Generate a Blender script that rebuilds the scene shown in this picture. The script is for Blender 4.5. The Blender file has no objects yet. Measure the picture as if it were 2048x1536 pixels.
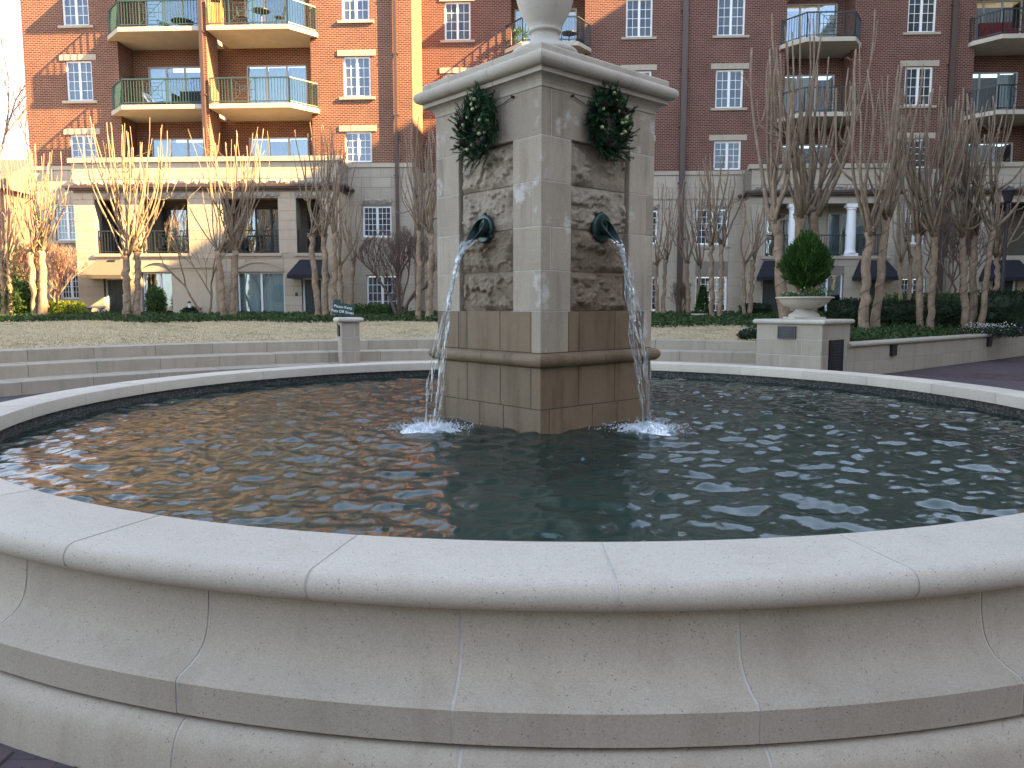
import bpy, bmesh, math, random
import numpy as np
from mathutils import Vector, Matrix, noise as mnoise

R = math.radians
sc = bpy.context.scene
COL = sc.collection

# ------------------------------------------------------------------ camera, world, sun, exposure
EYE = 1.70
FPX = 1520.0
PITCH = R(5.913)
cam_d = bpy.data.cameras.new('camera')
cam = bpy.data.objects.new('camera', cam_d)
COL.objects.link(cam)
cam.location = (0, 0, EYE)
cam.rotation_euler = (math.pi / 2 - PITCH, 0, 0)
cam_d.sensor_width = 36
cam_d.lens = FPX / 2048 * 36
cam_d.clip_start = 0.05
cam_d.clip_end = 1500
sc.camera = cam

SUN_EL = R(30.0)
SUN_AZ = R(106.0)                          # compass style: angle from +Y towards +X
to_sun = Vector((math.sin(SUN_AZ) * math.cos(SUN_EL), math.cos(SUN_AZ) * math.cos(SUN_EL), math.sin(SUN_EL)))
w = bpy.data.worlds.new('World')
sc.world = w
w.use_nodes = True
wn = w.node_tree.nodes
sky = wn.new('ShaderNodeTexSky')
sky.sky_type = 'NISHITA'
sky.sun_disc = False
sky.sun_elevation = SUN_EL
sky.sun_rotation = SUN_AZ
sky.air_density = 1.0
sky.dust_density = 0.6
bg = wn['Background']
bg.inputs['Strength'].default_value = 0.064
hsv = wn.new('ShaderNodeHueSaturation')          # thin winter haze: paler blue all over
hsv.inputs['Saturation'].default_value = 0.66
w.node_tree.links.new(sky.outputs[0], hsv.inputs['Color'])
w.node_tree.links.new(hsv.outputs[0], bg.inputs['Color'])
sun_d = bpy.data.lights.new('sun', 'SUN')
sun_d.energy = 5.0
sun_d.angle = R(0.5)
sun_d.color = (1.0, 0.64, 0.27)
sun = bpy.data.objects.new('sun', sun_d)
COL.objects.link(sun)
sun.rotation_euler = (-to_sun).to_track_quat('-Z', 'Y').to_euler()
sc.view_settings.view_transform = 'Standard'
sc.view_settings.look = 'None'
sc.view_settings.exposure = 3.52
sc.view_settings.gamma = 1.0
sc.cycles.use_denoising = True
sc.cycles.max_bounces = 7
sc.cycles.transparent_max_bounces = 12
sc.cycles.sample_clamp_indirect = 6.0

# ------------------------------------------------------------------ measuring helpers (photograph pixel -> point of the place)
def ray(px, py):
    x = (px - 1024) / FPX
    y = -(py - 768) / FPX
    return Vector((x, math.cos(PITCH) + math.sin(PITCH) * y, -math.sin(PITCH) + math.cos(PITCH) * y))

def on_z(px, py, z):
    d = ray(px, py)
    return Vector((0, 0, EYE)) + d * ((z - EYE) / d.z)

def at_y(px, py, Y):
    d = ray(px, py)
    return Vector((0, 0, EYE)) + d * (Y / d.y)

YAW = R(2.8)
UD = Vector((math.cos(YAW), -math.sin(YAW), 0))
ND = Vector((-math.sin(YAW), -math.cos(YAW), 0))
P0 = at_y(435, 610, 35.0)
P0.z = 0

def fac(px, py, off=0.0):
    """point on the facade plane standing 'off' metres in front of the left wing -> (u, z)"""
    d = ray(px, py)
    P = P0 + ND * off
    s = P.dot(ND) / d.dot(ND)
    q = d * s
    return (q - P0).dot(UD), EYE + q.z

def FU(px, py, off=0.0): return fac(px, py, off)[0]
def FZ(px, py, off=0.0): return fac(px, py, off)[1]

# ------------------------------------------------------------------ object helpers
def tag(o, label=None, cat=None, group=None, kind=None):
    if label: o['label'] = label
    if cat: o['category'] = cat
    if group: o['group'] = group
    if kind: o['kind'] = kind
    return o

def empty(name, loc=(0, 0, 0), rz=0.0):
    o = bpy.data.objects.new(name, None)
    o.empty_display_size = 0.3
    o.location = loc
    o.rotation_euler = (0, 0, rz)
    COL.objects.link(o)
    return o

def link(name, me, parent=None, loc=None, rot=None, scale=None):
    o = bpy.data.objects.new(name, me)
    COL.objects.link(o)
    if parent is not None: o.parent = parent
    if loc is not None: o.location = loc
    if rot is not None: o.rotation_euler = rot
    if scale is not None: o.scale = scale
    return o

class MB:
    def __init__(s):
        s.v = []
        s.f = []

    def add(s, vs, fs):
        n = len(s.v)
        s.v.extend([tuple(p) for p in vs])
        s.f.extend([tuple(i + n for i in f) for f in fs])

    def quad(s, a, b, c, d): s.add([a, b, c, d], [(0, 1, 2, 3)])

    def box(s, x0, x1, y0, y1, z0, z1):
        if x1 < x0: x0, x1 = x1, x0
        if y1 < y0: y0, y1 = y1, y0
        if z1 < z0: z0, z1 = z1, z0
        s.add([(x0, y0, z0), (x1, y0, z0), (x1, y1, z0), (x0, y1, z0), (x0, y0, z1), (x1, y0, z1), (x1, y1, z1), (x0, y1, z1)],
              [(0, 3, 2, 1), (4, 5, 6, 7), (0, 1, 5, 4), (1, 2, 6, 5), (2, 3, 7, 6), (3, 0, 4, 7)])

    def bar(s, a, b, r, up=(0, 0, 1)):
        a = Vector(a); b = Vector(b)
        d = (b - a).normalized()
        u = d.cross(Vector(up))
        if u.length < 1e-4: u = d.cross(Vector((1, 0, 0)))
        u.normalize()
        v = d.cross(u)
        vs = []
        for p in (a, b):
            for (i, j) in ((-1, -1), (1, -1), (1, 1), (-1, 1)):
                vs.append(p + u * i * r + v * j * r)
        s.add(vs, [(0, 1, 2, 3), (7, 6, 5, 4), (0, 4, 5, 1), (1, 5, 6, 2), (2, 6, 7, 3), (3, 7, 4, 0)])

    def tube(s, pts, rad, n=6, cap=True, lump=0.0):
        pts = [Vector(p) for p in pts]
        m = len(pts)
        vs = []
        ref = Vector((0.31, 0.95, 0.05))
        for i, p in enumerate(pts):
            d = (pts[min(i + 1, m - 1)] - pts[max(i - 1, 0)])
            if d.length < 1e-7: d = Vector((0, 0, 1))
            d.normalize()
            u = d.cross(ref)
            if u.length < 1e-3: u = d.cross(Vector((1, 0, 0)))
            u.normalize()
            v = d.cross(u)
            r = rad[i] if hasattr(rad, '__len__') else rad
            for k in range(n):
                a = 2 * math.pi * k / n
                dd_ = u * math.cos(a) + v * math.sin(a)
                k_ = 1 + lump * (mnoise.noise(dd_ * 1.6 + p * 1.2) + .5 * mnoise.noise(dd_ * 2.5 + p * 4)) if lump else 1
                vs.append(p + dd_ * (r * k_))
        fs = []
        for i in range(m - 1):
            for k in range(n):
                k2 = (k + 1) % n
                fs.append((i * n + k, i * n + k2, (i + 1) * n + k2, (i + 1) * n + k))
        if cap:
            fs.append(tuple(reversed(range(n))))
            fs.append(tuple(range((m - 1) * n, m * n)))
        s.add(vs, fs)

    def lathe(s, prof, n=32, c=(0, 0, 0)):
        vs = []
        for (r, z) in prof:
            for k in range(n):
                a = 2 * math.pi * k / n
                vs.append((c[0] + r * math.cos(a), c[1] + r * math.sin(a), c[2] + z))
        fs = []
        m = len(prof)
        for i in range(m - 1):
            for k in range(n):
                k2 = (k + 1) % n
                fs.append((i * n + k, i * n + k2, (i + 1) * n + k2, (i + 1) * n + k))
        fs.append(tuple(reversed(range(n))))
        fs.append(tuple(range((m - 1) * n, m * n)))
        s.add(vs, fs)

    def prism(s, poly, z0, z1):
        n = len(poly)
        vs = [(x, y, z0) for x, y in poly] + [(x, y, z1) for x, y in poly]
        fs = [tuple(reversed(range(n))), tuple(range(n, 2 * n))]
        for i in range(n):
            j = (i + 1) % n
            fs.append((i, j, n + j, n + i))
        s.add(vs, fs)

    def mesh(s, name, m=None, smooth=False):
        me = bpy.data.meshes.new(name)
        me.from_pydata(s.v, [], s.f)
        if m is not None: me.materials.append(m)
        me.update()
        if smooth:
            me.polygons.foreach_set('use_smooth', [True] * len(me.polygons))
        return me

    def fixed(s, name, m=None, smooth=False):
        me = s.mesh(name, m, smooth)
        b = bmesh.new()
        b.from_mesh(me)
        bmesh.ops.recalc_face_normals(b, faces=b.faces)
        b.to_mesh(me)
        b.free()
        return me

    def build(s, name, m=None, parent=None, smooth=False, fix=True, loc=None, rot=None):
        me = s.fixed(name, m, smooth) if fix else s.mesh(name, m, smooth)
        return link(name, me, parent, loc, rot)

def np_mesh(name, verts, faces, m=None, smooth=False):
    """verts (n,3), faces (k,3|4) numpy arrays"""
    me = bpy.data.meshes.new(name)
    k, c = faces.shape
    me.vertices.add(len(verts))
    me.vertices.foreach_set('co', np.ascontiguousarray(verts, dtype=np.float32).ravel())
    me.loops.add(k * c)
    me.loops.foreach_set('vertex_index', np.ascontiguousarray(faces, dtype=np.int32).ravel())
    me.polygons.add(k)
    me.polygons.foreach_set('loop_start', np.arange(0, k * c, c, dtype=np.int32))
    if smooth: me.polygons.foreach_set('use_smooth', np.ones(k, dtype=bool))
    me.update(calc_edges=True)
    if m is not None: me.materials.append(m)
    return me

_cb = {}
def chamfer_box(dx, dy, dz, b, m):
    """stone block, size dx dy dz about its own centre, edges knocked off by b (cached)"""
    key = (round(dx, 3), round(dy, 3), round(dz, 3), b, m.name)
    if key in _cb: return _cb[key]
    vs = []
    idx = {}
    for sx in (-1, 1):
        for sy in (-1, 1):
            for sz in (-1, 1):
                for ax in range(3):
                    p = [sx * dx / 2, sy * dy / 2, sz * dz / 2]
                    for k in range(3):
                        if k != ax: p[k] -= (sx, sy, sz)[k] * b
                    idx[(sx, sy, sz, ax)] = len(vs)
                    vs.append(p)
    fs = []
    S = (-1, 1)
    for s in S:
        fs.append([idx[(s, -1, -1, 0)], idx[(s, 1, -1, 0)], idx[(s, 1, 1, 0)], idx[(s, -1, 1, 0)]])
        fs.append([idx[(-1, s, -1, 1)], idx[(1, s, -1, 1)], idx[(1, s, 1, 1)], idx[(-1, s, 1, 1)]])
        fs.append([idx[(-1, -1, s, 2)], idx[(1, -1, s, 2)], idx[(1, 1, s, 2)], idx[(-1, 1, s, 2)]])
    for a in S:
        for c in S:
            fs.append([idx[(a, c, -1, 0)], idx[(a, c, -1, 1)], idx[(a, c, 1, 1)], idx[(a, c, 1, 0)]])
            fs.append([idx[(a, -1, c, 0)], idx[(a, -1, c, 2)], idx[(a, 1, c, 2)], idx[(a, 1, c, 0)]])
            fs.append([idx[(-1, a, c, 1)], idx[(-1, a, c, 2)], idx[(1, a, c, 2)], idx[(1, a, c, 1)]])
            for e in S:
                fs.append([idx[(a, c, e, 0)], idx[(a, c, e, 1)], idx[(a, c, e, 2)]])
    mb = MB()
    mb.v = vs
    mb.f = fs
    me = mb.fixed('block', m)
    _cb[key] = me
    return me

_ub = {}
def unit_box(m):
    if m.name not in _ub:
        mb = MB()
        mb.box(-.5, .5, -.5, .5, -.5, .5)
        _ub[m.name] = mb.fixed('unit_block', m)
    return _ub[m.name]

def piece(name, m, parent, x0, x1, y0, y1, z0, z1):
    """an axis-aligned block that shares one mesh with all its like"""
    return link(name, unit_box(m), parent, ((x0 + x1) / 2, (y0 + y1) / 2, (z0 + z1) / 2), None, (abs(x1 - x0), abs(y1 - y0), abs(z1 - z0)))

# ------------------------------------------------------------------ materials
class NT:
    def __init__(s, name):
        s.m = bpy.data.materials.new(name)
        s.m.use_nodes = True
        s.t = s.m.node_tree
        s.n = s.t.nodes
        s.b = s.n['Principled BSDF']
        s.out = s.n['Material Output']

    def new(s, kind, **kw):
        nd = s.n.new(kind)
        for k, v in kw.items():
            if k in nd.inputs.keys() if hasattr(nd.inputs, 'keys') else False: nd.inputs[k].default_value = v
            else: setattr(nd, k, v)
        return nd

    def l(s, a, b): s.t.links.new(a, b)

    def noise(s, vec, scale, detail=3, rough=0.55):
        nd = s.n.new('ShaderNodeTexNoise')
        nd.inputs['Scale'].default_value = scale
        nd.inputs['Detail'].default_value = detail
        nd.inputs['Roughness'].default_value = rough
        if vec is not None: s.l(vec, nd.inputs['Vector'])
        return nd.outputs['Fac']

    def ramp(s, fac, stops):
        nd = s.n.new('ShaderNodeValToRGB')
        cr = nd.color_ramp
        while len(cr.elements) < len(stops): cr.elements.new(0.5)
        for e, (p, c) in zip(cr.elements, stops):
            e.position = p
            e.color = c if len(c) == 4 else (*c, 1)
        s.l(fac, nd.inputs['Fac'])
        return nd.outputs['Color']

    def mix(s, fac, a, b, mode='MIX'):
        nd = s.n.new('ShaderNodeMix')
        nd.data_type = 'RGBA'
        nd.blend_type = mode
        for sock, v in ((nd.inputs[0], fac), (nd.inputs[6], a), (nd.inputs[7], b)):
            if hasattr(v, 'is_linked'): s.l(v, sock)
            elif isinstance(v, (int, float)): sock.default_value = v
            else: sock.default_value = (*v, 1) if len(v) == 3 else v
        return nd.outputs[2]

    def math(s, op, a, b=None):
        nd = s.n.new('ShaderNodeMath')
        nd.operation = op
        for i, v in enumerate((a, b)):
            if v is None: continue
            if hasattr(v, 'is_linked'): s.l(v, nd.inputs[i])
            else: nd.inputs[i].default_value = v
        return nd.outputs[0]

    def pos(s): return s.n.new('ShaderNodeNewGeometry').outputs['Position']

    def scaled(s, vec, sx, sy, sz):
        nd = s.n.new('ShaderNodeMapping')
        nd.inputs['Scale'].default_value = (sx, sy, sz)
        s.l(vec, nd.inputs['Vector'])
        return nd.outputs['Vector']

    def bump(s, h, strength=0.3, dist=0.01, normal=None):
        nd = s.n.new('ShaderNodeBump')
        nd.inputs['Strength'].default_value = strength
        nd.inputs['Distance'].default_value = dist
        s.l(h, nd.inputs['Height'])
        if normal is not None: s.l(normal, nd.inputs['Normal'])
        return nd.outputs['Normal']

def g(v, k): return tuple(c * k for c in v)

def stone(name, base, rough=0.85, var=0.14, specks=0.0, streak=0.0, stain=(0.5, 0.5, 0.5), bscale=60, bstr=0.25, bdist=0.006, objvar=0.12, patch=None):
    t = NT(name)
    P = t.pos()
    big = t.noise(P, 1.7, 5, 0.6)
    fine = t.noise(P, 45, 4, 0.7)
    c = t.mix(big, g(base, 1 - var * 1.6), g(base, 1 + var * 1.4))
    c = t.mix(t.math('MULTIPLY', fine, 0.5), c, g(base, 0.78), 'MIX')
    c = t.mix(1.0, c, t.ramp(t.noise(P, 170, 2, .8), [(.3, (.80, .80, .80)), (.7, (1.13, 1.13, 1.13))]), 'MULTIPLY')
    oi = t.n.new('ShaderNodeObjectInfo').outputs['Random']
    c = t.mix(1.0, c, t.ramp(oi, [(0, (1 - objvar, 1 - objvar * 1.05, 1 - objvar * 1.2)), (1, (1 + objvar * .6, 1 + objvar * .55, 1 + objvar * .4))]), 'MULTIPLY')
    if streak:
        sv = t.noise(t.scaled(P, 3.4, 3.4, 0.45), 1.6, 4, 0.65)
        m = t.ramp(sv, [(0.50, (0, 0, 0)), (0.68, (1, 1, 1))])
        c = t.mix(t.math('MULTIPLY', m, streak), c, t.mix(1.0, c, stain, 'MULTIPLY'))
    if patch:
        pv = t.noise(P, patch[0], 4, 0.6)
        m = t.ramp(pv, [(patch[1], (0, 0, 0)), (patch[1] + .09, (1, 1, 1))])
        c = t.mix(t.math('MULTIPLY', m, patch[2]), c, patch[3])
    if specks:
        vo = t.n.new('ShaderNodeTexVoronoi')
        vo.inputs['Scale'].default_value = 70
        t.l(P, vo.inputs['Vector'])
        m = t.ramp(vo.outputs['Distance'], [(0.14, (1, 1, 1)), (0.26, (0, 0, 0))])
        sel = t.ramp(t.noise(P, 26, 2), [(0.52, (0, 0, 0)), (0.6, (1, 1, 1))])
        c = t.mix(t.math('MULTIPLY', t.math('MULTIPLY', m, sel), specks), c, g(base, 0.3))
    t.l(c, t.b.inputs['Base Color'])
    t.b.inputs['Roughness'].default_value = rough
    t.b.inputs['Specular IOR Level'].default_value = 0.3
    h = t.math('ADD', t.noise(P, bscale, 5, 0.7), t.math('MULTIPLY', t.noise(P, 9, 4), 0.6))
    t.l(t.bump(h, bstr, bdist), t.b.inputs['Normal'])
    return t.m

def plain(name, col, rough=0.5, metal=0.0, spec=0.5, nvar=0.0, nscale=6.0, bump=0.0):
    t = NT(name)
    t.b.inputs['Base Color'].default_value = (*col, 1)
    if nvar:
        n = t.noise(t.pos(), nscale, 4, 0.6)
        t.l(t.mix(n, g(col, 1 - nvar * 1.5), g(col, 1 + nvar * 1.5)), t.b.inputs['Base Color'])
    if bump:
        t.l(t.bump(t.noise(t.pos(), nscale * 6, 4), bump, 0.01), t.b.inputs['Normal'])
    t.b.inputs['Roughness'].default_value = rough
    t.b.inputs['Metallic'].default_value = metal
    t.b.inputs['Specular IOR Level'].default_value = spec
    return t.m

def leafmat(name, cols, rough=0.55, trans=0.25, rnd=True):
    t = NT(name)
    rp = t.n.new('ShaderNodeNewGeometry').outputs['Random Per Island']
    n = len(cols)
    c = t.ramp(rp, [(i / max(1, n - 1), k) for i, k in enumerate(cols)])
    big = t.noise(t.pos(), 2.3, 3)
    c = t.mix(1.0, c, t.ramp(big, [(0.3, (.72, .72, .72)), (0.7, (1.2, 1.2, 1.1))]), 'MULTIPLY')
    t.l(c, t.b.inputs['Base Color'])
    t.b.inputs['Roughness'].default_value = rough
    t.b.inputs['Specular IOR Level'].default_value = 0.25
    tr = t.n.new('ShaderNodeBsdfTranslucent')
    t.l(c, tr.inputs['Color'])
    mx = t.n.new('ShaderNodeMixShader')
    mx.inputs[0].default_value = trans
    t.l(t.b.outputs[0], mx.inputs[1])
    t.l(tr.outputs[0], mx.inputs[2])
    t.l(mx.outputs[0], t.out.inputs['Surface'])
    return t.m

M = {}
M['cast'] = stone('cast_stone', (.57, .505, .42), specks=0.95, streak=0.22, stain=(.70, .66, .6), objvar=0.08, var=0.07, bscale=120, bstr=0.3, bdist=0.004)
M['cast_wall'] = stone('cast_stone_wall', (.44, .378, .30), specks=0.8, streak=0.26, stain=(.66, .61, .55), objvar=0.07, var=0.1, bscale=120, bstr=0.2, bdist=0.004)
M['caulk'] = plain('joint_filler', (.47, .43, .38), 0.9, nvar=.3, nscale=9)
M['mortar'] = plain('pale_mortar', (.43, .40, .36), 0.95, nvar=.1, nscale=14)
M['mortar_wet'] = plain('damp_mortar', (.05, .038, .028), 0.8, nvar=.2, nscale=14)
M['ashlar'] = stone('limestone', (.46, .40, .315), streak=0.35, stain=(.75, .72, .68), objvar=0.10, var=0.08, bscale=30)
M['ashlar_grey'] = stone('grey_limestone', (.42, .37, .30), streak=0.4, stain=(.72, .7, .68), objvar=0.07, var=0.08, bscale=30)
M['ashlar_joint'] = plain('limestone_joint', (.20, .18, .155), 0.95)
M['rock'] = stone('rock_faced_limestone', (.36, .325, .28), var=.2, bscale=22, bstr=.8, bdist=.03, objvar=.08)
M['pillar'] = stone('pillar_stone', (.43, .365, .29), specks=0.8, streak=0.6, stain=(.62, .58, .54), objvar=0.20, var=.16, bscale=70, bstr=.6, bdist=.01, patch=(2.6, .58, .6, (.62, .60, .57)))
M['pillar_rock'] = stone('pillar_rock_face', (.38, .32, .25), streak=0.55, stain=(.6, .53, .46), objvar=.1, var=.18, bscale=38, bstr=.9, bdist=.018)
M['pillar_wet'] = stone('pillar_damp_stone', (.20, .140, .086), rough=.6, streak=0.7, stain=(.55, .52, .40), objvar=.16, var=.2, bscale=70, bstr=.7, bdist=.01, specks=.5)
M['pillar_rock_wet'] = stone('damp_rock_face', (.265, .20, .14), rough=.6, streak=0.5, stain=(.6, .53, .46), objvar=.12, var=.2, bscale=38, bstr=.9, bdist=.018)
M['cornice'] = stone('cornice_stone', (.47, .42, .345), streak=.45, stain=(.68, .66, .64), specks=.3, objvar=.05)
M['urn'] = stone('urn_stone', (.52, .48, .42), streak=.4, stain=(.7, .66, .6), specks=.4, objvar=.02)
M['step'] = stone('step_stone', (.39, .34, .27), streak=.45, stain=(.7, .68, .66), objvar=.09, specks=.3)
M['bowl'] = stone('planter_stone', (.5, .46, .39), streak=.3, objvar=.05)
M['white'] = plain('white_paint', (.74, .76, .78), .45, nvar=.03)
M['alu'] = plain('tan_aluminium', (.42, .39, .35), .4)
M['rail'] = plain('green_black_rail', (.022, .055, .048), .4)
M['rail_dark'] = plain('black_rail', (.012, .02, .024), .4)
M['bronze_pipe'] = plain('brown_pipe', (.06, .035, .028), .45)
M['navy'] = plain('navy_canvas', (.007, .009, .017), .85, nvar=.1)
M['taupe'] = plain('taupe_canvas', (.10, .085, .07), .85, nvar=.1)
M['door'] = plain('dark_green_door', (.010, .022, .020), .4)
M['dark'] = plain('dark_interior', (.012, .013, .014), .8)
M['room'] = plain('room_wall', (.10, .085, .065), .9)
M['curtain'] = plain('pale_curtain', (.55, .56, .52), .9, nvar=.08)
M['slab'] = stone('balcony_concrete', (.48, .44, .36), streak=.2, objvar=.05, bstr=.1)
M['copper'] = plain('verdigris_bronze', (.035, .062, .058), .42, .7, nvar=.35, nscale=22, bump=.15)
M['plaque'] = plain('bronze_plaque', (.018, .02, .026), .35, .5)
M['plaque_line'] = plain('plaque_lettering', (.05, .052, .06), .3, .5)
M['sign'] = plain('sign_green', (.010, .045, .038), .5)
M['letters'] = plain('sign_letters', (.8, .8, .78), .6)
M['iron'] = plain('black_iron', (.012, .013, .015), .45)
M['soil'] = plain('soil', (.035, .027, .02), .95, nvar=.2)
M['wood'] = plain('honey_wood', (.45, .22, .07), .6, nvar=.15)
M['basin_floor'] = plain('basin_plaster', (.27, .35, .31), .9, nvar=.15, nscale=2)
M['pinecone'] = plain('pine_cone', (.028, .012, .010), .6, nvar=.2)
M['berry'] = plain('green_berry', (.32, .42, .16), .35)
M['wire'] = plain('dark_wire', (.015, .018, .014), .6)

def brick_mat(name, c1, c2, mort, empty_ob):
    t = NT(name)
    tc = t.n.new('ShaderNodeTexCoord')
    tc.object = empty_ob
    sx = t.n.new('ShaderNodeSeparateXYZ')
    t.l(tc.outputs['Object'], sx.inputs[0])
    cx = t.n.new('ShaderNodeCombineXYZ')
    t.l(t.math('ADD', sx.outputs[0], sx.outputs[1]), cx.inputs[0])
    t.l(sx.outputs[2], cx.inputs[1])
    br = t.n.new('ShaderNodeTexBrick')
    br.offset = 0.5
    br.inputs['Scale'].default_value = 1.0
    br.inputs['Brick Width'].default_value = 0.205
    br.inputs['Row Height'].default_value = 0.0765
    br.inputs['Mortar Size'].default_value = 0.0100
    br.inputs['Mortar Smooth'].default_value = 0.15
    br.inputs['Bias'].default_value = -0.1
    br.inputs['Color1'].default_value = (*c1, 1)
    br.inputs['Color2'].default_value = (*c2, 1)
    br.inputs['Mortar'].default_value = (*mort, 1)
    t.l(cx.outputs[0], br.inputs['Vector'])
    n = t.noise(tc.outputs['Object'], 0.7, 4)
    c = t.mix(1.0, br.outputs['Color'], t.ramp(n, [(0.3, (.86, .84, .84)), (0.7, (1.1, 1.08, 1.06))]), 'MULTIPLY')
    t.l(c, t.b.inputs['Base Color'])
    t.b.inputs['Roughness'].default_value = 0.9
    t.b.inputs['Specular IOR Level'].default_value = 0.2
    t.l(t.bump(t.math('SUBTRACT', 1.0, br.outputs['Fac']), 0.5, 0.008), t.b.inputs['Normal'])
    return t.m

def glass_mat(name, refl, tint, see=0.0):
    """window pane: mirror-like coat over a dark (or see-through) body"""
    t = NT(name)
    gl = t.n.new('ShaderNodeBsdfGlossy')
    gl.inputs['Roughness'].default_value = 0.02
    gl.inputs['Color'].default_value = (.75, .86, 1, 1)
    nz = t.noise(t.pos(), 1.1, 2)
    t.l(t.bump(nz, 0.10, 0.05), gl.inputs['Normal'])
    if see:
        body = t.n.new('ShaderNodeBsdfTransparent')
        body.inputs['Color'].default_value = (*tint, 1)
    else:
        body = t.n.new('ShaderNodeBsdfDiffuse')
        oi = t.n.new('ShaderNodeObjectInfo').outputs['Random']
        t.l(t.mix(oi, g(tint, .6), g(tint, 1.8)), body.inputs['Color'])
    mx = t.n.new('ShaderNodeMixShader')
    lw = t.n.new('ShaderNodeFresnel')
    lw.inputs['IOR'].default_value = 1.5
    t.l(t.math('ADD', t.math('MULTIPLY', lw.outputs[0], 0.7), refl), mx.inputs[0])
    t.l(body.outputs[0], mx.inputs[1])
    t.l(gl.outputs[0], mx.inputs[2])
    t.l(mx.outputs[0], t.out.inputs['Surface'])
    return t.m
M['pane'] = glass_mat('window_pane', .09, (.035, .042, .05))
M['pane_dark'] = glass_mat('shaded_window_pane', .025, (.03, .036, .038))  # shaded copy of window_pane: its dimness is set in reflection and colour
M['clear'] = glass_mat('door_glass', .11, (.80, .88, .9), 1)

def bark_mat(name, c1, c2):
    t = NT(name)
    P = t.pos()
    n = t.noise(t.scaled(P, 1, 1, .25), 9, 4, .6)
    c = t.mix(n, c1, c2)
    bl = t.ramp(t.noise(P, 5, 3), [(.5, (0, 0, 0)), (.62, (1, 1, 1))])
    c = t.mix(t.math('MULTIPLY', bl, .45), c, g(c2, 1.25))
    t.l(c, t.b.inputs['Base Color'])
    t.b.inputs['Roughness'].default_value = .85
    t.b.inputs['Specular IOR Level'].default_value = .2
    t.l(t.bump(t.noise(t.scaled(P, 1, 1, .3), 40, 4), .5, .01), t.b.inputs['Normal'])
    return t.m
M['bark'] = bark_mat('crape_bark', (.14, .10, .068), (.285, .21, .145))
M['shoot'] = bark_mat('crape_shoot_bark', (.125, .092, .066), (.27, .205, .145))
M['bark_dark'] = bark_mat('dark_twig_bark', (.09, .065, .055), (.17, .12, .10))
M['bark_red'] = bark_mat('reddish_twig_bark', (.17, .10, .075), (.30, .18, .13))

M['ivy'] = leafmat('groundcover_leaf', [(.018, .04, .014), (.035, .075, .022), (.06, .10, .035), (.03, .06, .02)])
M['grass'] = leafmat('dormant_grass', [(.55, .45, .29), (.45, .36, .22), (.62, .52, .35), (.22, .23, .10)], trans=.15)
M['hedge'] = leafmat('dark_hedge_leaf', [(.010, .020, .010), (.022, .042, .018), (.04, .06, .03)])
M['hedge_lime'] = leafmat('golden_hedge_leaf', [(.22, .28, .02), (.32, .38, .04), (.16, .22, .02)])
M['shrub'] = leafmat('shrub_leaf', [(.03, .07, .015), (.06, .12, .03), (.10, .17, .05)])
M['conifer'] = leafmat('arborvitae_spray', [(.018, .05, .008), (.04, .095, .018), (.065, .13, .03)], trans=.15)
M['fir'] = leafmat('fir_needles', [(.012, .05, .02), (.025, .085, .03), (.045, .12, .05)], trans=.1)
M['bloom_white'] = leafmat('white_bloom', [(.6, .6, .62), (.75, .75, .72)])
M['bloom_violet'] = leafmat('violet_bloom', [(.05, .03, .14), (.10, .05, .2), (.5, .45, .1)])

def ground_mat():
    t = NT('lawn_soil')
    P = t.pos()
    a = t.noise(P, .55, 5, .65)
    b = t.noise(P, 14, 4, .7)
    c = t.mix(b, (.33, .265, .165), (.58, .48, .32))
    c = t.mix(t.ramp(a, [(.56, (0, 0, 0)), (.70, (1, 1, 1))]), c, t.mix(b, (.09, .11, .045), (.21, .22, .10)))
    t.l(c, t.b.inputs['Base Color'])
    t.b.inputs['Roughness'].default_value = .95
    t.l(t.bump(t.noise(P, 60, 4), .8, .03), t.b.inputs['Normal'])
    return t.m
M['lawn'] = ground_mat()

def paver_field():
    t = NT('brick_paving')
    br = t.n.new('ShaderNodeTexBrick')
    br.inputs['Scale'].default_value = 1
    br.inputs['Brick Width'].default_value = .2
    br.inputs['Row Height'].default_value = .1
    br.inputs['Mortar Size'].default_value = .004
    br.inputs['Color1'].default_value = (.085, .055, .06, 1)
    br.inputs['Color2'].default_value = (.055, .042, .05, 1)
    br.inputs['Mortar'].default_value = (.03, .028, .028, 1)
    P = t.pos()
    t.l(P, br.inputs['Vector'])
    n = t.noise(P, .8, 5, .65)
    t.l(t.mix(1.0, br.outputs['Color'], t.ramp(n, [(.3, (.7, .7, .75)), (.7, (1.3, 1.25, 1.25))]), 'MULTIPLY'), t.b.inputs['Base Color'])
    t.b.inputs['Roughness'].default_value = .75
    return t.m
M['paving'] = paver_field()
M['paver'] = stone('brick_paver', (.085, .06, .065), var=.2, objvar=.22, bscale=60, rough=.75)

def pebble_mat():
    t = NT('exposed_pebble')
    vo = t.n.new('ShaderNodeTexVoronoi')
    vo.inputs['Scale'].default_value = 70
    t.l(t.pos(), vo.inputs['Vector'])
    rp = t.ramp(vo.outputs['Color'], [(.2, (.02, .022, .022)), (.62, (.055, .055, .05)), (.9, (.22, .2, .17))])
    t.l(rp, t.b.inputs['Base Color'])
    t.b.inputs['Roughness'].default_value = .45
    t.l(t.bump(t.math('SUBTRACT', 1.0, vo.outputs['Distance']), 1.0, .02), t.b.inputs['Normal'])
    return t.m
M['pebble'] = pebble_mat()

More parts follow.
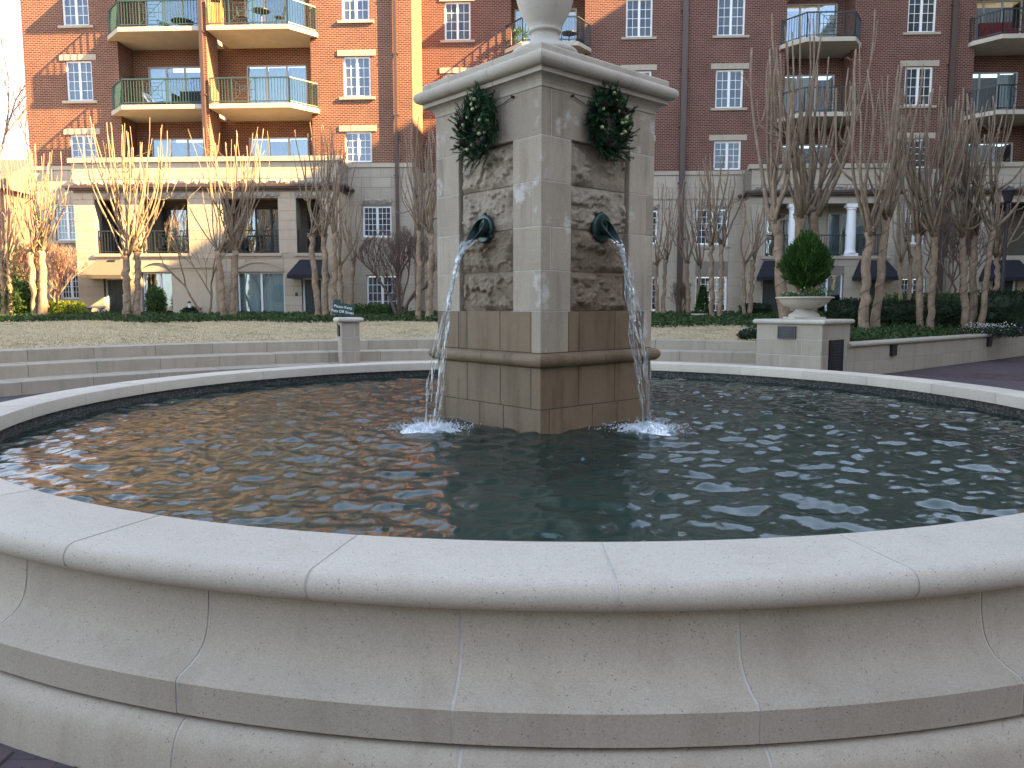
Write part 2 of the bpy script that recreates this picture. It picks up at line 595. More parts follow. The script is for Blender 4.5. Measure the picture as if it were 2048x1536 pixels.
def water_mat():
    t = NT('pool_water')
    P = t.pos()
    nrm = t.bump(t.noise(P, 13, 4, .6), .13, .03)
    gl = t.n.new('ShaderNodeBsdfGlossy')
    gl.inputs['Roughness'].default_value = .015
    t.l(nrm, gl.inputs['Normal'])
    tr = t.n.new('ShaderNodeBsdfTransparent')
    tr.inputs['Color'].default_value = (.60, .73, .66, 1)
    df = t.n.new('ShaderNodeBsdfDiffuse')          # slightly cloudy water
    df.inputs['Color'].default_value = (.022, .044, .038, 1)
    body = t.n.new('ShaderNodeMixShader')
    body.inputs[0].default_value = .55
    t.l(tr.outputs[0], body.inputs[1])
    t.l(df.outputs[0], body.inputs[2])
    fr = t.n.new('ShaderNodeFresnel')
    fr.inputs['IOR'].default_value = 1.65
    t.l(nrm, fr.inputs['Normal'])
    mx = t.n.new('ShaderNodeMixShader')
    t.l(fr.outputs[0], mx.inputs[0])
    t.l(body.outputs[0], mx.inputs[1])
    t.l(gl.outputs[0], mx.inputs[2])
    t.l(mx.outputs[0], t.out.inputs['Surface'])
    return t.m
M['water'] = water_mat()

def jet_mat(name, white):
    t = NT(name)
    gl = t.n.new('ShaderNodeBsdfGlossy')
    gl.inputs['Roughness'].default_value = .05
    tr = t.n.new('ShaderNodeBsdfTransparent')
    tr.inputs['Color'].default_value = (.93, .96, .97, 1)
    fr = t.n.new('ShaderNodeFresnel')
    fr.inputs['IOR'].default_value = 1.5
    mx = t.n.new('ShaderNodeMixShader')
    t.l(t.math('ADD', t.math('MULTIPLY', fr.outputs[0], 1.0), .12), mx.inputs[0])
    t.l(tr.outputs[0], mx.inputs[1])
    t.l(gl.outputs[0], mx.inputs[2])
    df = t.n.new('ShaderNodeBsdfDiffuse')
    df.inputs['Color'].default_value = (.85, .9, .95, 1)
    m2 = t.n.new('ShaderNodeMixShader')
    m2.inputs[0].default_value = white
    t.l(mx.outputs[0], m2.inputs[1])
    t.l(df.outputs[0], m2.inputs[2])
    t.l(m2.outputs[0], t.out.inputs['Surface'])
    return t.m
M['jet'] = jet_mat('falling_water', .09)
M['foam'] = jet_mat('splash_foam', .6)

# ================================================================== THE SETTING
FC = Vector((0.33, 7.95, 0))          # centre of the fountain
R_A, R_B, R_C = 13.3, 12.45, 11.6     # curved seat steps round the fountain
Z_A, Z_B, Z_C = .765, .51, .255
W0 = Vector((7.75, 17.55, 0))         # retaining wall on the right
WDIR = (Vector((17.2, 25.6, 0)) - Vector((8.0, 17.8, 0))).normalized()
WNRM = Vector((WDIR.y, -WDIR.x, 0))

mb = MB()
mb.add([(-500, -400, -.03), (500, -400, -.03), (500, 700, -.03), (-500, 700, -.03)], [(0, 1, 2, 3)])
tag(mb.build('ground', plain('far_ground', (.10, .10, .07), .95, nvar=.2, nscale=.05), fix=False), kind='structure')
mb = MB()
mb.add([(-45, -40, 0), (26, -40, 0), (40, 46, 0), (-45, 46, 0)], [(0, 1, 2, 3)])
plaza = tag(mb.build('pavement', M['paving'], fix=False), kind='structure')

def bound_dist(x, y):
    """distance behind the lawn edge (curved step or retaining wall); negative in front of it"""
    d1 = math.hypot(x - FC.x, y - FC.y) - R_A - .5
    d2 = -((x - W0.x) * WNRM.x + (y - W0.y) * WNRM.y) - .2
    t = min(1.0, max(0.0, (x - 6.0) / 1.2))
    return d1 * (1 - t) + d2 * t

def terr(x, y):
    d0 = max(0.0, bound_dist(x, y))
    d1 = max(0.0, 28 - y)
    s = d0 / (d0 + d1 + 1e-6)
    z = .745 + (1.10 - .745) * s
    if y > 28: z = 1.10 + min(1, (y - 28) / 7) * .15
    z += .035 * mnoise.noise(Vector((x * .35, y * .35, 0))) * min(1, d0)
    return z

# lawn terrain: ruled from the edge curve back past the building
edge = []
for i in range(61):
    a = R(178) + (R(59) - R(178)) * i / 60
    edge.append((FC.x + (R_A + .4) * math.cos(a), FC.y + (R_A + .4) * math.sin(a)))
for i in range(1, 30):
    q = W0 + WDIR * (i * 1.0) - WNRM * .15
    edge.append((q.x, q.y))
NV = 34
vs, fs = [], []
ne = len(edge)
for i, (x, y) in enumerate(edge):
    fx = -46 + 96 * i / (ne - 1)
    for j in range(NV + 1):
        t = (j / NV) ** 1.25
        X = x + (fx - x) * t
        Y = y + (48 - y) * t
        vs.append((X, Y, terr(X, Y)))
for i in range(ne - 1):
    for j in range(NV):
        a = i * (NV + 1) + j
        fs.append((a, a + NV + 1, a + NV + 2, a + 1))
mb = MB()
mb.add(vs, fs)
lawn = mb.build('lawn', M['lawn'], smooth=True)
tag(lawn, kind='structure')

# brick pavers that can be told apart: by the fountain's foot and towards the retaining wall
rng = random.Random(3)
pv = chamfer_box(.194, .094, .05, .005, M['paver'])
def paver_at(x, y, rz):
    link('paver', pv, plaza, (x, y, -.017 + rng.uniform(-.002, .002)), (0, 0, rz))
cnt = 0
for i in range(-12, 30):
    for j in range(-4, 8):
        x = -2.95 + i * .1
        y = 2.25 + j * .2 + (0.1 if i % 2 else 0)
        if math.hypot(x - FC.x, y - FC.y) > 5.72 and on_z(-90, 1536, 0).x - .4 < x < -1.2 and y < 3.6 and cnt < 110:
            paver_at(x, y, math.pi / 2)
            cnt += 1
cells = []
for i in range(0, 46):
    for j in range(0, 34):
        q = W0 + WDIR * (2.4 + i * .205 + (0.1025 if j % 2 else 0)) + WNRM * (.28 + j * .105)
        px = 1024 + FPX * q.x / (q.y * math.cos(PITCH) + EYE * math.sin(PITCH))
        if px < 2075: cells.append((q.y + abs(q.x - 9) * .2, q.x, q.y))
cells.sort()
for _, x, y in cells[:185]:
    paver_at(x, y, math.atan2(WDIR.y, WDIR.x))

# ================================================================== THE FOUNTAIN BASIN
fnt = empty('fountain_basin', FC)
tag(fnt, 'large round cast stone fountain basin with rounded coping, full of water', 'fountain')

def arc(cx, cz, r, a0, a1, n):
    return [(cx + r * math.cos(R(a0 + (a1 - a0) * i / n)), cz + r * math.sin(R(a0 + (a1 - a0) * i / n))) for i in range(n + 1)]

def ring_mesh(prof, half, seg, m, name, smooth=True, closed=False):
    """sweep a closed (r, z) outline through +-half radians about local +X"""
    vs, fs = [], []
    n = len(prof)
    k = seg if closed else seg + 1
    for i in range(k):
        a = -half + 2 * half * i / seg
        for (r, z) in prof:
            vs.append((r * math.cos(a), r * math.sin(a), z))
    for i in range(seg):
        i2 = (i + 1) % k
        for j in range(n):
            j2 = (j + 1) % n
            fs.append((i * n + j, i2 * n + j, i2 * n + j2, i * n + j2))
    if not closed:
        fs.append(tuple(range(n)))
        fs.append(tuple(reversed(range(seg * n, seg * n + n))))
    b = MB()
    b.add(vs, fs)
    me = b.fixed(name, m, smooth)
    if smooth:
        bm = bmesh.new(); bm.from_mesh(me)
        for e in bm.edges:
            if len(e.link_faces) == 2 and e.calc_face_angle(0) > R(32): e.smooth = False
        bm.to_mesh(me); bm.free()
    return me

cop = [(4.955, .630), (4.955, .738)] + arc(4.967, .738, .012, 180, 90, 2)[1:] + arc(5.3825, .6925, .0575, 90, -90, 9) + [(5.29, .635), (5.0, .63)]
cop_in = [(4.958, .632), (4.958, .7475), (5.3825, .7475)] + arc(5.3825, .6925, .055, 90, -90, 7)[1:] + [(5.29, .642), (5.0, .634)]
cove = [(5.362, .60), (5.366, .55), (5.374, .50), (5.386, .46), (5.405, .427), (5.437, .400), (5.485, .380), (5.545, .368)]
wall_p = [(5.10, .634), (5.360, .634)] + cove + [(5.56, .352), (5.56, .235), (5.52, .228), (5.10, .228)]
wall_in = [(5.10, .63), (5.358, .63)] + [(r - .0022, z - .001) for r, z in cove] + [(5.5578, .350), (5.5578, .235), (5.10, .235)]
base_p = [(5.10, .222), (5.50, .222), (5.515, .218)] + arc(5.53, .125, .093, 85, 12, 6) + [(5.632, .11), (5.645, .0), (5.10, .0)]
base_in = [(5.10, .219), (5.50, .219), (5.515, .2155)] + arc(5.53, .125, .0905, 85, 12, 6) + [(5.6295, .11), (5.6425, .0), (5.10, .0)]
NC, NW = 31, 34
gap = .0055
me = ring_mesh(cop, math.pi / NC - gap / 5.2, 8, M['cast'], 'coping_stone')
for k in range(NC):
    o = link('coping_stone', me, fnt, (0, 0, rng.uniform(-.0015, .0015)), (0, 0, R(-89.67) + (k + .5) * 2 * math.pi / NC))
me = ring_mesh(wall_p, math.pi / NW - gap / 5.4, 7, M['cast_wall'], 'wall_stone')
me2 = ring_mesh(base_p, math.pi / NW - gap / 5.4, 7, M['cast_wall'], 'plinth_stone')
for k in range(NW):
    a = R(-95.47) + (k + .5) * 2 * math.pi / NW
    link('wall_stone', me, fnt, (0, 0, 0), (0, 0, a))
    link('plinth_stone', me2, fnt, (0, 0, 0), (0, 0, a + R(rng.choice((-.4, -.3, .3)))))
for nm, p in (('coping_joint', cop_in), ('wall_joint', wall_in), ('plinth_joint', base_in)):
    link(nm, ring_mesh(p, math.pi, 124, M['caulk'], nm, closed=True), fnt)
link('pebble_lining', ring_mesh([(4.985, .06), (4.985, .632), (5.2, .632), (5.2, .06)], math.pi, 124, M['pebble'], 'pebble_lining', closed=True), fnt)
mb = MB()
mb.lathe([(5.0, .05), (5.0, .075), (.01, .075)], 64)
mb.build('basin_floor', M['basin_floor'], fnt)

# ---- water surface with real waves
WZ = .525
SPL, SPR = None, None
def splash_points():
    h = .79
    phi = R(3.7)
    a = h * 2 ** .5
    N = FC + Vector((-math.sin(phi), -math.cos(phi), 0)) * a
    L = FC + Vector((-math.cos(phi), math.sin(phi), 0)) * a
    Rr = FC + Vector((math.cos(phi), -math.sin(phi), 0)) * a
    th = R(41.3)
    nl = Vector((-math.cos(th), -math.sin(th), 0))
    nr = Vector((math.sin(th), -math.cos(th), 0))
    tl = (L - N).normalized()
    trr = (Rr - N).normalized()
    return (N + L) / 2, nl, tl, (N + Rr) / 2, nr, trr
FL_C, FL_N, FL_T, FR_C, FR_N, FR_T = splash_points()
LANDL = FL_C + FL_N * .56 + FL_T * .14
LANDR = FR_C + FR_N * .47 + FR_T * .16
n = 640
xs = np.linspace(-5, 5, n)
X, Y = np.meshgrid(xs, xs)
rs = np.random.RandomState(5)
H = np.zeros_like(X)
for k in range(90):
    lam = math.exp(rs.uniform(math.log(.085), math.log(.55)))
    th = rs.uniform(0, 2 * math.pi)
    kk = 2 * math.pi / lam
    amp = .0030 * (lam / .4) ** 1.15 * rs.uniform(.5, 1.2)
    H += amp * np.sin(kk * (X * math.cos(th) + Y * math.sin(th)) + rs.uniform(0, 6.28) + .7 * np.sin(.9 * X + 1.3 * Y + k))
gy, gx = np.gradient(H, xs[1] - xs[0])
H *= .14 / math.sqrt((gx ** 2 + gy ** 2).mean())
for c in (LANDL, LANDR, FC - FL_N * 1.4, FC - FR_N * 1.4):
    d = np.hypot(X + FC.x - c.x, Y + FC.y - c.y)
    for lam, am in ((.30, .010), (.17, .005)):
        H += am * np.exp(-d / 1.5) * np.sin(2 * math.pi * d / lam + .8 * np.sin(3 * X) + .6 * np.sin(2.3 * Y)) * np.clip(d / .25, 0, 1)
keep = (X ** 2 + Y ** 2) < 4.985 ** 2
ids = -np.ones(X.shape, int)
ids[keep] = np.arange(keep.sum())
V = np.stack([X[keep], Y[keep], H[keep]], 1)
q = np.stack([ids[:-1, :-1], ids[:-1, 1:], ids[1:, 1:], ids[1:, :-1]], -1).reshape(-1, 4)
q = q[(q >= 0).all(1)]
wo = link('water', np_mesh('water', V, q, M['water'], True), None, (FC.x, FC.y, WZ))
tag(wo, kind='structure')

# ================================================================== THE PILLAR IN THE MIDDLE
PH = .79
pil = empty('fountain_pillar', (FC.x, FC.y, 0), R(41.3))
tag(pil, 'square limestone pillar with moulded cornice standing in the fountain pool', 'pillar')
# courses: z0, z1, joints along the left face / right face measured from the near corner
C_ = [(.075, .36), (.36, .748), (.748, 1.133), (1.265, 1.645), (1.645, 2.013), (2.013, 2.402), (2.402, 2.801), (2.801, 3.19), (3.19, 3.604)]
core = MB()
core.box(-PH + .17, PH - .17, -PH + .17, PH - .17, .06, 3.62)
core.box(-PH + .006, PH - .006, -PH + .006, PH - .006, 3.195, 3.60)
for sx in (-1, 1):
    for sy in (-1, 1):
        core.box(sx * (PH - .006), sx * (PH - .38), sy * (PH - .006), sy * (PH - .38), 1.64, 3.195)
core.build('mortar_core', M['mortar'], pil)
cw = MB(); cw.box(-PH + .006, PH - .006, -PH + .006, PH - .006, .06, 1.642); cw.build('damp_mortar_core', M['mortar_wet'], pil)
jg = .003
def pblock(x0, x1, y0, y1, z0, z1, m):
    me = chamfer_box(abs(x1 - x0) - 2 * jg, abs(y1 - y0) - 2 * jg, z1 - z0 - 2 * jg, .004, m)
    link('stone', me, pil, ((x0 + x1) / 2, (y0 + y1) / 2, (z0 + z1) / 2 ))
def rot4(k, x, y):
    for _ in range(k): x, y = -y, x
    return x, y
def face_block(k, t0, t1, z0, z1, m, th=.16):
    """block on face k (0 = the face on -Y, running from the corner (-,-)); t measured along the face"""
    a = rot4(k, -PH + t0, -PH)
    b = rot4(k, -PH + t1, -PH + th)
    pblock(min(a[0], b[0]), max(a[0], b[0]), min(a[1], b[1]), max(a[1], b[1]), z0, z1, m)
S2 = 2 * PH
NI0, NI1 = .385, 1.185
for ci, (z0, z1) in enumerate(C_):
    wet = z1 < 1.66
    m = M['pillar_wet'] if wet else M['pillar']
    for k in range(4):
        # quoin at corner k: long on one side and short on the other, turn about course by course
        if z1 < 3.2 and not wet:
            la, lb = (.385, .125) if ci % 2 == 0 else (.125, .385)
            a = rot4(k, -PH, -PH)
            b = rot4(k, -PH + la, -PH + lb)
            mm = m
            pblock(min(a[0], b[0]), max(a[0], b[0]), min(a[1], b[1]), max(a[1], b[1]), z0, z1, mm)
            if la < .2: face_block(k, la, .385, z0, z1, m, .125)
            # the other flank of this corner lies at the far end of face k-1
            if lb < .2: face_block((k + 3) % 4, S2 - .385, S2 - lb, z0, z1, m, .125)
        elif ci == 8:
            a = rot4(k, -PH, -PH); b = rot4(k, -PH + .13, -PH + .53)
            pblock(min(a[0], b[0]), max(a[0], b[0]), min(a[1], b[1]), max(a[1], b[1]), z0, z1, m)
            face_block(k, .13, .72, z0, z1, m)
            face_block(k, .72, S2 - .53, z0, z1, m)
        elif ci == 3:
            a = rot4(k, -PH, -PH); b = rot4(k, -PH + .36, -PH + .133)
            pblock(min(a[0], b[0]), max(a[0], b[0]), min(a[1], b[1]), max(a[1], b[1]), z0, z1, M['pillar'] if k < 3 else m)
            for t0, t1 in ((.36, .50), (.50, 1.01), (1.01, S2 - .133)): face_block(k, t0, t1, z0, z1, m, .133)
        elif ci == 2:
            a = rot4(k, -PH, -PH); b = rot4(k, -PH + .50, -PH + .133)
            pblock(min(a[0], b[0]), max(a[0], b[0]), min(a[1], b[1]), max(a[1], b[1]), z0, z1, m)
            for t0, t1 in ((.50, 1.015), (1.015, S2 - .133)): face_block(k, t0, t1, z0, z1, m, .133)
        else:
            a = rot4(k, -PH, -PH); b = rot4(k, -PH + .116, -PH + .52)
            pblock(min(a[0], b[0]), max(a[0], b[0]), min(a[1], b[1]), max(a[1], b[1]), z0, z1, m)
            for t0, t1 in ((.116, .70), (.70, S2 - .52)): face_block(k, t0, t1, z0, z1, m, .116)
# rock-faced stones in the niches
def rock_face(wd, ht, seed):
    nx, nz = 72, 36
    vs, fs = [], []
    for j in range(nz + 1):
        for i in range(nx + 1):
            x = -wd / 2 + wd * i / nx
            z = -ht / 2 + ht * j / nz
            e = min(i, nx - i) / nx * wd
            e2 = min(j, nz - j) / nz * ht
            ed = min(1, min(e, e2) / .05)
            p = Vector((x * 2.6 + seed * 7.3, seed * 3.1, z * 3.4))
            d = mnoise.ridged_multi_fractal(p * 1.1, 0.8, 2.2, 6, .9, 2.0) * .38 - .25
            step = mnoise.noise(p * 1.3 + Vector((5, 2, 8))) + .25 * mnoise.noise(p * 6)
            d += .65 * max(0, min(1, (step - .02) / .05)) - .2
            step = mnoise.noise(p * 2.1 + Vector((15, 2, 3))) + .25 * mnoise.noise(p * 7)
            d += .4 * max(0, min(1, (step - .05) / .05))
            d += .16 * mnoise.noise(Vector((x * 30, seed, z * 30)))
            y = -(.010 + ed * (.016 + .052 * d))
            vs.append((x, min(y, -.001), z))
    for j in range(nz):
        for i in range(nx):
            a = j * (nx + 1) + i
            fs.append((a, a + 1, a + nx + 2, a + nx + 1))
    b = MB()
    b.add(vs, fs)
    return b.mesh('rock_face_stone', M['pillar_rock'], True)
rk = [rock_face(NI1 - NI0 - .008, .38, s) for s in range(8)]
for k in range(4):
    for ci in range(4, 8):
        z0, z1 = C_[ci]
        t = (NI0 + NI1) / 2
        x, y = rot4(k, -PH + t, -PH + .062)
        o = link('rock_faced_stone', rk[(ci + 3 * k) % 8], pil, (x, y, (z0 + z1) / 2), (0, 0, k * math.pi / 2), (1, 1, (z1 - z0 - .008) / .38))
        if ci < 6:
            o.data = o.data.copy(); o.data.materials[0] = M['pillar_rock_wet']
    x0, y0 = rot4(k, -PH + NI0 - .01, -PH + .068)
    x1, y1 = rot4(k, -PH + NI1 + .01, -PH + .20)
    b = MB(); b.box(x0, x1, y0, y1, 1.64, 3.195)
    b.build('niche_back', M['mortar'], pil)

def square_run(prof, half, t0, t1, mitre0, mitre1, m, name, k):
    """a length of moulding on side k; prof = (outward, z) outline"""
    vs, fs = [], []
    n = len(prof)
    for t, mi in ((t0, mitre0), (t1, mitre1)):
        for (o, z) in prof:
            x = -half + t
            if mi < 0: x -= o
            if mi > 0: x += o
            y = -half - o
            X_, Y_ = rot4(k, x, y)
            vs.append((X_, Y_, z))
    for j in range(n):
        j2 = (j + 1) % n
        fs.append((j, n + j, n + j2, j2))
    fs.append(tuple(range(n)))
    fs.append(tuple(reversed(range(n, 2 * n))))
    b = MB()
    b.add(vs, fs)
    return b.build(name, m, pil)
cor_a = [(-.30, 3.604), (0, 3.604)] + [(.075 * (1 - math.cos(R(90 * i / 5))), 3.604 + .092 * math.sin(R(90 * i / 5))) for i in range(1, 6)] + [(.088, 3.697), (.088, 3.738)] + arc(.10, 3.8, .062, -90, 90, 10) + [(.088, 3.866), (.088, 3.90)] + arc(.068, 3.913, .02, 0, 90, 3) + [(-.30, 3.95)]
for k in range(4):
    cut = 1.02
    square_run(cor_a, PH, 0, cut - .002, -1, 0, M['cornice'], 'cornice_stone', k)
    square_run(cor_a, PH, cut + .002, S2, 0, 1, M['cornice'], 'cornice_stone', k)
    tor = [(-.1, 1.133)] + arc(.004, 1.199, .065, -90, 90, 10) + [(-.1, 1.265)]
    for a, b_ in ((0, .42), (.42, .80), (.80, 1.15), (1.15, S2)):
        square_run(tor, PH, a + (.002 if a else 0), b_ - (.002 if b_ < S2 else 0), -1 if a == 0 else 0, 1 if b_ == S2 else 0, M['pillar_wet'], 'moulding_stone', k)
b = MB(); b.box(-PH + .2, PH - .2, -PH + .2, PH - .2, 3.62, 3.949); b.build('cornice_core', M['cornice'], pil)

# spouts
def make_spout(cen, nrm, tan):
    up = Vector((0, 0, 1))
    mb = MB()
    # flange: domed disc with a rolled rim
    ring = []
    for (r, o) in ((.03, .03), (.075, .03), (.095, .022), (.112, .030), (.124, .022), (.128, .004), (.126, -.01)):
        ring.append((r, o))
    nn = 28
    vs = []
    for (r, o) in ring:
        for i in range(nn):
            a = 2 * math.pi * i / nn
            vs.append(cen + tan * (r * .95 * math.cos(a)) + up * (r * 1.08 * math.sin(a)) + nrm * o)
    fs = []
    for j in range(len(ring) - 1):
        for i in range(nn):
            fs.append((j * nn + i, j * nn + (i + 1) % nn, (j + 1) * nn + (i + 1) % nn, (j + 1) * nn + i))
    mb.add(vs, fs)
    # two bolt ears
    for a in (R(215), R(-35), R(90)):
        p = cen + tan * (.125 * math.cos(a)) + up * (.14 * math.sin(a))
        mb.tube([p - nrm * .01, p + nrm * .022], [.017, .014], 8)
    # horn: full collar turning into an open drooping trough
    M_, K = 12, 18
    vs = []
    for j in range(M_ + 1):
        t = j / M_
        c = cen + nrm * (.015 + .215 * t) + up * (.012 - .03 * t - .085 * t * t)
        r = .078 - .020 * t
        op = R(0) if t < .12 else R(150) * ((t - .12) / .88) ** .55   # half the opening at the top
        for i in range(K + 1):
            a = math.pi / 2 + op + (2 * math.pi - 2 * op) * i / K
            flare = 1 + .22 * t * (1 if (i < 3 or i > K - 3) else 0)
            lift = up * (.05 * t * (1 - t) * (1 if (i < 2 or i > K - 2) else 0))
            vs.append(c + tan * (r * flare * math.cos(a)) + up * (r * 1.05 * math.sin(a)) + lift)
    fs = []
    for j in range(M_):
        for i in range(K):
            a = j * (K + 1) + i
            fs.append((a, a + 1, a + K + 2, a + K + 1))
    mb.add(vs, fs)
    me = mb.mesh('water_spout', M['copper'], True)
    o = link('water_spout', me)
    o.parent = pil
    o.matrix_parent_inverse = (Matrix.Translation(pil.location) @ Matrix.Rotation(R(41.3), 4, 'Z')).inverted()
    md = o.modifiers.new('thick', 'SOLIDIFY')
    md.thickness = .008
    return o
SPZ = 2.43
for c, nn_, tt in ((FL_C, FL_N, FL_T), (FR_C, FR_N, FR_T)):
    make_spout(Vector((c.x, c.y, SPZ)) - nn_ * .008, nn_, tt)

# urn on top
urn = empty('stone_urn', (FC.x, FC.y, 3.95), R(41.3))
tag(urn, 'pale stone urn on top of the fountain pillar', 'urn')
b = MB(); b.box(-.40, .40, -.40, .40, 0, .17); b.build('plinth', M['cornice'], urn)
prof = [(.33, .17), (.33, .22)] + arc(.30, .25, .035, -60, 80, 5) + [(.25, .30), (.18, .345), (.145, .385), (.138, .43), (.142, .455)] + arc(.15, .475, .018, -80, 80, 5) + [(.145, .50), (.175, .54), (.225, .62), (.268, .72), (.30, .84), (.315, .98), (.318, 1.12), (.30, 1.24), (.275, 1.32), (.30, 1.36), (.37, 1.40), (.40, 1.44), (.39, 1.47), (.30, 1.46), (.25, 1.35)]
b = MB(); b.lathe(prof, 40); b.build('bowl', M['urn'], urn, smooth=True)

# ================================================================== STEPS, PEDESTALS, RETAINING WALL
stp = empty('garden_steps', FC)
tag(stp, 'three curved pale stone seat steps behind the fountain', 'steps')
A0, A1 = R(59), R(178)
for (rr, zt, zb, off) in ((R_A, Z_A, Z_B - .02, .3), (R_B, Z_B, Z_C - .02, .0), (R_C, Z_C, -.02, .6)):
    ln = 1.32 / rr
    p = [(rr, zb), (rr, zt - .012), (rr + .012, zt), (rr + .9, zt), (rr + .9, zb)]
    me = ring_mesh(p, ln / 2 - .008 / rr, 3, M['step'], 'step_stone', smooth=False)
    a = A0 + ln * (.5 - off)
    while a < A1:
        link('step_stone', me, stp, (0, 0, rng.uniform(-.003, .003)), (0, 0, a))
        a += ln
    b = MB()
    nseg = 60
    for i in range(nseg):
        a_, b_ = A0 + (A1 - A0) * i / nseg, A0 + (A1 - A0) * (i + 1) / nseg
        r0, r1 = rr + .008, rr + .88
        b.add([(r0 * math.cos(a_), r0 * math.sin(a_), zb), (r0 * math.cos(b_), r0 * math.sin(b_), zb), (r0 * math.cos(b_), r0 * math.sin(b_), zt - .01), (r0 * math.cos(a_), r0 * math.sin(a_), zt - .01),
               (r1 * math.cos(b_), r1 * math.sin(b_), zt - .01), (r1 * math.cos(a_), r1 * math.sin(a_), zt - .01)], [(0, 1, 2, 3), (3, 2, 4, 5)])
    b.build('step_joint', M['ashlar_joint'], stp, fix=False)

def stone_post(name, near, dirL, dirR, wl, wr, top, courses, m, label, cat, caph=.11, over=.07):
    """square post; near = corner towards the camera, dirL/dirR = directions of its two visible faces"""
    e = empty(name, (near.x, near.y, 0), math.atan2(dirR.y, dirR.x))
    # local +X along the right face, local +Y along the left face (into the picture)
    tag(e, label, cat)
    zc = top - caph
    b = MB(); b.box(.008, wr - .008, .008, wl - .008, 0, zc); b.build('mortar_core', M['mortar'], e)
    z = 0
    for i, h in enumerate(courses):
        z1 = min(zc, z + h)
        lo = .34 if i % 2 else .62
        for (x0, x1, y0, y1) in ((0, min(lo, wr), 0, wl * (.62 if i % 2 else .3)), (0, min(lo, wr), wl * (.62 if i % 2 else .3), wl), (lo, wr, 0, wl)):
            if x1 - x0 < .03: continue
            me = chamfer_box(x1 - x0 - .008, y1 - y0 - .008, z1 - z - .008, .006, m)
            link('stone', me, e, ((x0 + x1) / 2, (y0 + y1) / 2, (z + z1) / 2))
        z = z1
        if z >= zc: break
    # cap with a bull-nose edge
    prof = arc(over - caph / 2, zc + caph / 2, caph / 2, -90, 90, 8)
    vs, fs = [], []
    for (o, zz) in prof:
        vs += [(-o, -o, zz), (wr + o, -o, zz), (wr + o, wl + o, zz), (-o, wl + o, zz)]
    for j in range(len(prof) - 1):
        for i in range(4):
            fs.append((j * 4 + i, j * 4 + (i + 1) % 4, j * 4 + 4 + (i + 1) % 4, j * 4 + 4 + i))
    fs.append((3, 2, 1, 0))
    k = (len(prof) - 1) * 4
    fs.append((k, k + 1, k + 2, k + 3))
    b = MB(); b.add(vs, fs); b.build('cap', M['bowl'], e)
    return e
pdR = (Vector((8.0, 17.8, 0)) - Vector((6.77, 16.6, 0))).normalized()
pdL = Vector((-pdR.y, pdR.x, 0))
PED_N = Vector((6.77, 16.6, 0))
PW, PL_ = 1.5, 1.55
ped = stone_post('planter_pedestal', PED_N, pdL, pdR, PL_, PW, 1.385, (.22, .36, .36, .36), M['step'], 'square stone pedestal with two dark plaques carrying the evergreen planter', 'pedestal')
def plaque(face, a0, a1, z0, z1, lines, name='plaque'):
    b = MB()
    if face == 'L': b.box(-.03, .002, a0, a1, z0, z1)
    else: b.box(a0, a1, -.03, .002, z0, z1)
    o = b.build(name, M['plaque'], ped)
    bb = MB()
    for i in range(lines):
        z = z1 - (z1 - z0) * (i + 1.2) / (lines + 1.4)
        ins = (a1 - a0) * (.16 + .10 * ((i * 7) % 3) / 3)
        h = (z1 - z0) * .018
        if face == 'L': bb.box(-.033, -.028, a0 + ins, a1 - ins, z - h, z + h)
        else: bb.box(a0 + ins, a1 - ins, -.033, -.028, z - h, z + h)
    # raised border
    for q in ((a0, a1, z0, z0 + .015), (a0, a1, z1 - .015, z1), (a0, a0 + .015, z0 + .015, z1 - .015), (a1 - .015, a1, z0 + .015, z1 - .015)):
        if face == 'L': bb.box(-.036, -.029, q[0], q[1], q[2], q[3])
        else: bb.box(q[0], q[1], -.036, -.029, q[2], q[3])
    bb.build('raised_lettering', M['plaque_line'], o)
plaque('L', .60, 1.02, .95, 1.235, 7)
plaque('R', .36, 1.08, .12, .93, 11)

pp = at_y(682, 640, 18.8)
sa = R(24)
pst = stone_post('lamp_post_pedestal', Vector((pp.x, pp.y, 0)), None, Vector((math.cos(sa), math.sin(sa), 0)), .46, .46, 1.40, (.22, .34, .36, .36), M['step'], 'small square stone post with a pale cap at the steps', 'post', caph=.12, over=.09)
b = MB(); b.box(-.035, .0, .16, .30, .93, 1.2); b.box(-.05, -.03, .15, .31, 1.19, 1.22); b.build('light_fixture', M['iron'], pst)

rw = empty('retaining_wall', W0, math.atan2(WDIR.y, WDIR.x))
tag(rw, 'low grey stone retaining wall with rounded cap beside the plaza', 'wall')
WL = 27.0
b = MB(); b.box(0, WL, .008, .30, 0, .715); b.build('mortar_core', M['mortar'], rw)
for ci, (z0, z1) in enumerate(((0, .36), (.36, .72))):
    x = 0 if ci else -.0
    k = 0
    while x < WL - .2:
        L_ = (.55 if (k == 0 and ci) else 1.12) + .12 * ((k * 5) % 3 - 1)
        x1 = min(WL, x + L_)
        link('stone', chamfer_box(x1 - x - .008, .29, z1 - z0 - .008, .005, M['ashlar_grey']), rw, ((x + x1) / 2, .145, (z0 + z1) / 2))
        x = x1
        k += 1
prof = [(-.02, .725)] + arc(-.02, .775, .05, -90, -270, 7) + [(.32, .83), (.32, .725)]
for k in range(18):
    x0, x1 = k * 1.5 + .003, k * 1.5 + 1.497
    vs = [(x0, y, z) for y, z in prof] + [(x1, y, z) for y, z in prof]
    nn_ = len(prof)
    fs = [(j, (j + 1) % nn_, nn_ + (j + 1) % nn_, nn_ + j) for j in range(nn_)] + [tuple(range(nn_)), tuple(range(nn_, 2 * nn_))]
    b = MB(); b.add(vs, fs); b.build('cap_stone', M['ashlar_grey'], rw)
